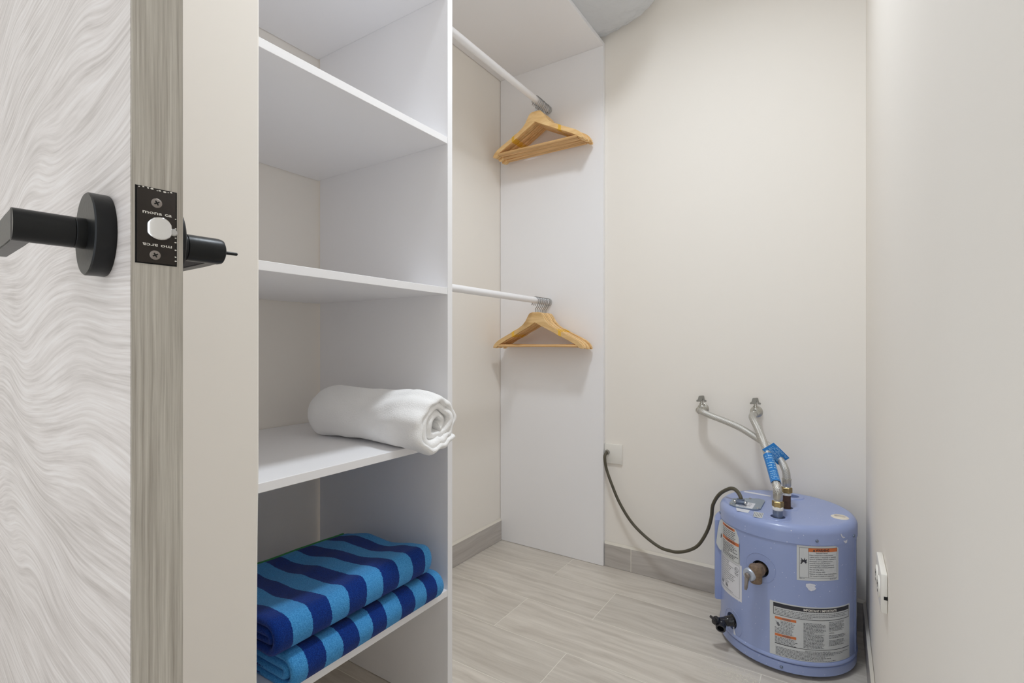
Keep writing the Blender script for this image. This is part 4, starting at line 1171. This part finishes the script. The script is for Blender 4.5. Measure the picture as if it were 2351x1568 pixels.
def wall_valve(V, label):
    root = tag(empty('shutoff_valve', V), label, 'valve', 'wall shut-off valves')
    lathe_obj('escutcheon', [(0.0200, 0.0003), (0.0195, 0.003), (0.0150, 0.006), (0.0115, 0.007)], 'valve', root, 36, (0, 0, 0), (0, -1, 0))
    lathe_obj('valve_body', [(0.0110, 0.004), (0.0110, 0.018), (0.0150, 0.020), (0.0150, 0.032), (0.0125, 0.034)], 'valve', root, 28, (0, 0, 0), (0, -1, 0))
    hexprof('outlet_nut', 0.0150, 0.034, 0.050, 'valve', root, (0, 0, 0), (0, -1, 0))
    lathe_obj('valve_stem', [(0.0075, 0.010), (0.0075, 0.021), (0.0055, 0.022), (0.0055, 0.030)], 'valve', root, 20, (0, -0.026, 0), (0, 0, 1))
    # tee handle: flat bent plate with rolled ends
    pts = [(-0.0135, -0.007, 0.0290), (-0.0115, -0.006, 0.0335), (-0.004, -0.001, 0.0350), (0.003, 0.003, 0.0480), (0.0075, 0.004, 0.0500), (0.0105, 0.004, 0.0460), (0.0125, 0.005, 0.0360), (0.0160, 0.007, 0.0315)]
    prof = [(-0.0165, 0.0270), (-0.0165, 0.0330), (-0.0120, 0.0345), (-0.0085, 0.0480), (0.0060, 0.0500), (0.0080, 0.0470), (0.0100, 0.0350), (0.0160, 0.0325), (0.0160, 0.0280), (0.0080, 0.0285), (0.0050, 0.0400), (0.0020, 0.0290), (-0.0060, 0.0280)]
    nP = len(prof); vs_ = [(x, -0.032, z) for x, z in prof] + [(x, -0.020, z) for x, z in prof]
    fs = [tuple(range(nP)), tuple(range(2 * nP - 1, nP - 1, -1))] + [(i, (i + 1) % nP, nP + (i + 1) % nP, nP + i) for i in range(nP)]
    me = mesh_from('tee_handle', vs_, fs); fix_normals(me)
    bm = bmesh.new(); bm.from_mesh(me); bmesh.ops.bevel(bm, geom=bm.edges[:], offset=0.0008, segments=2, affect='EDGES')
    o = link('tee_handle', bm_mesh('tee_handle', bm, True, 40), 'valvegrey', root)
    o.rotation_euler = (0, 0, 0)
wall_valve(V1, 'left of two small shut-off valves on the far wall')
wall_valve(V2, 'right of two small shut-off valves, above the water heater')

# ================================================================== POWER CORD, WALL PLATES
cord_pts = [(-0.7680, 1.868, 0.4570), (-0.7705, 1.857, 0.4500), (-0.7713, 1.853, 0.4347), (-0.7656, 1.855, 0.396), (-0.7435, 1.85, 0.3435), (-0.7075, 1.845, 0.2731), (-0.6593, 1.84, 0.2103), (-0.606, 1.835, 0.1691), (-0.5465, 1.825, 0.143), (-0.5026, 1.815, 0.1412), (-0.4713, 1.81, 0.1463), (-0.4327, 1.8, 0.1653), (-0.3989, 1.79, 0.1959), (-0.367, 1.77, 0.2559), (-0.3490, 1.745, 0.3124), (-0.3390, 1.72, 0.3623), (-0.3150, 1.695, 0.4065), (-0.2830, 1.665, 0.4360), (-0.2646, 1.65, 0.4430), (-0.2500, 1.634, 0.4380), (-0.2420, 1.6235, 0.4290), (-0.2408, 1.6215, 0.4230)]
cord = link('power_cord', tube_mesh('power_cord', [Vector(p) - Vector((HX, HY, 0)) for p in cord_pts], 0.0056, 14, sub=8), 'cord', heater)
cord['label'] = 'dark olive power cord looping to the wall plate'

wp = tag(empty('wall_plate', (-0.745, YF, 0.452)), 'white blank wall plate beside the end panel with the cord', 'wall plate')
box('plate', (-0.0360, 0.0375, -0.0075, -0.0003, -0.0390, 0.0390), 'plasticwhite', wp, bevel=0.002)
lathe_obj('cord_grommet', [(0.0100, 0), (0.0100, 0.003), (0.0085, 0.006), (0.0062, 0.0065)], 'valvegrey', wp, 24, (-0.0230, -0.0074, 0.005), (0, -1, 0))

ro = tag(empty('power_outlet', (XR, 1.146, 0.447)), 'white power outlet on the right wall near the baseboard', 'outlet')
box('plate', (-0.0105, -0.0003, -0.0580, 0.0580, -0.0345, 0.0345), 'plasticwhite', ro, bevel=0.0025)
for sy in (-0.026, 0.026):
    rc = lathe_obj('receptacle', [(0.0185, 0), (0.0185, 0.0022), (0.0170, 0.0028)], 'plasticwhite', ro, 36, (-0.0104, sy, 0), (-1, 0, 0))
    for dy in (-0.006, 0.006):
        box('slot', (-0.0136, -0.0131, sy + dy - 0.001, sy + dy + 0.001, 0.001, 0.009), 'void', rc)
    box('slot', (-0.0136, -0.0131, sy - 0.002, sy + 0.002, -0.010, -0.006), 'void', rc)
box('gap_notch', (-0.0060, -0.0006, -0.0584, -0.0570, -0.010, -0.004), 'void', ro)

# plaster dust trodden on the floor by the heater
rg = random.Random(12); vs_ = []; fs = []
for k in range(520):
    a = rg.gauss(0, 1); b = rg.gauss(0, 1)
    x = a * 0.045 + b * 0.012; y = b * 0.018 - a * 0.006
    s = abs(rg.gauss(0.0008, 0.0009)) + 0.0004; t0 = rg.random() * 6; o = len(vs_); h_ = s * 0.35
    m = 5
    for i in range(m): vs_.append((x + s * math.cos(t0 + i * 1.257) * rg.uniform(.6, 1.3), y + s * math.sin(t0 + i * 1.257) * rg.uniform(.6, 1.3), 0.0001))
    vs_.append((x, y, 0.0001 + h_))
    fs += [(o + i, o + (i + 1) % m, o + m) for i in range(m)]
dust = link('plaster_dust', mesh_from('plaster_dust', vs_, fs), 'dust'); dust.location = (-0.222, 1.438, 0.0)
dust['kind'] = 'stuff'; tag(dust, 'white plaster dust spilled on the floor in front of the water heater', 'dust')
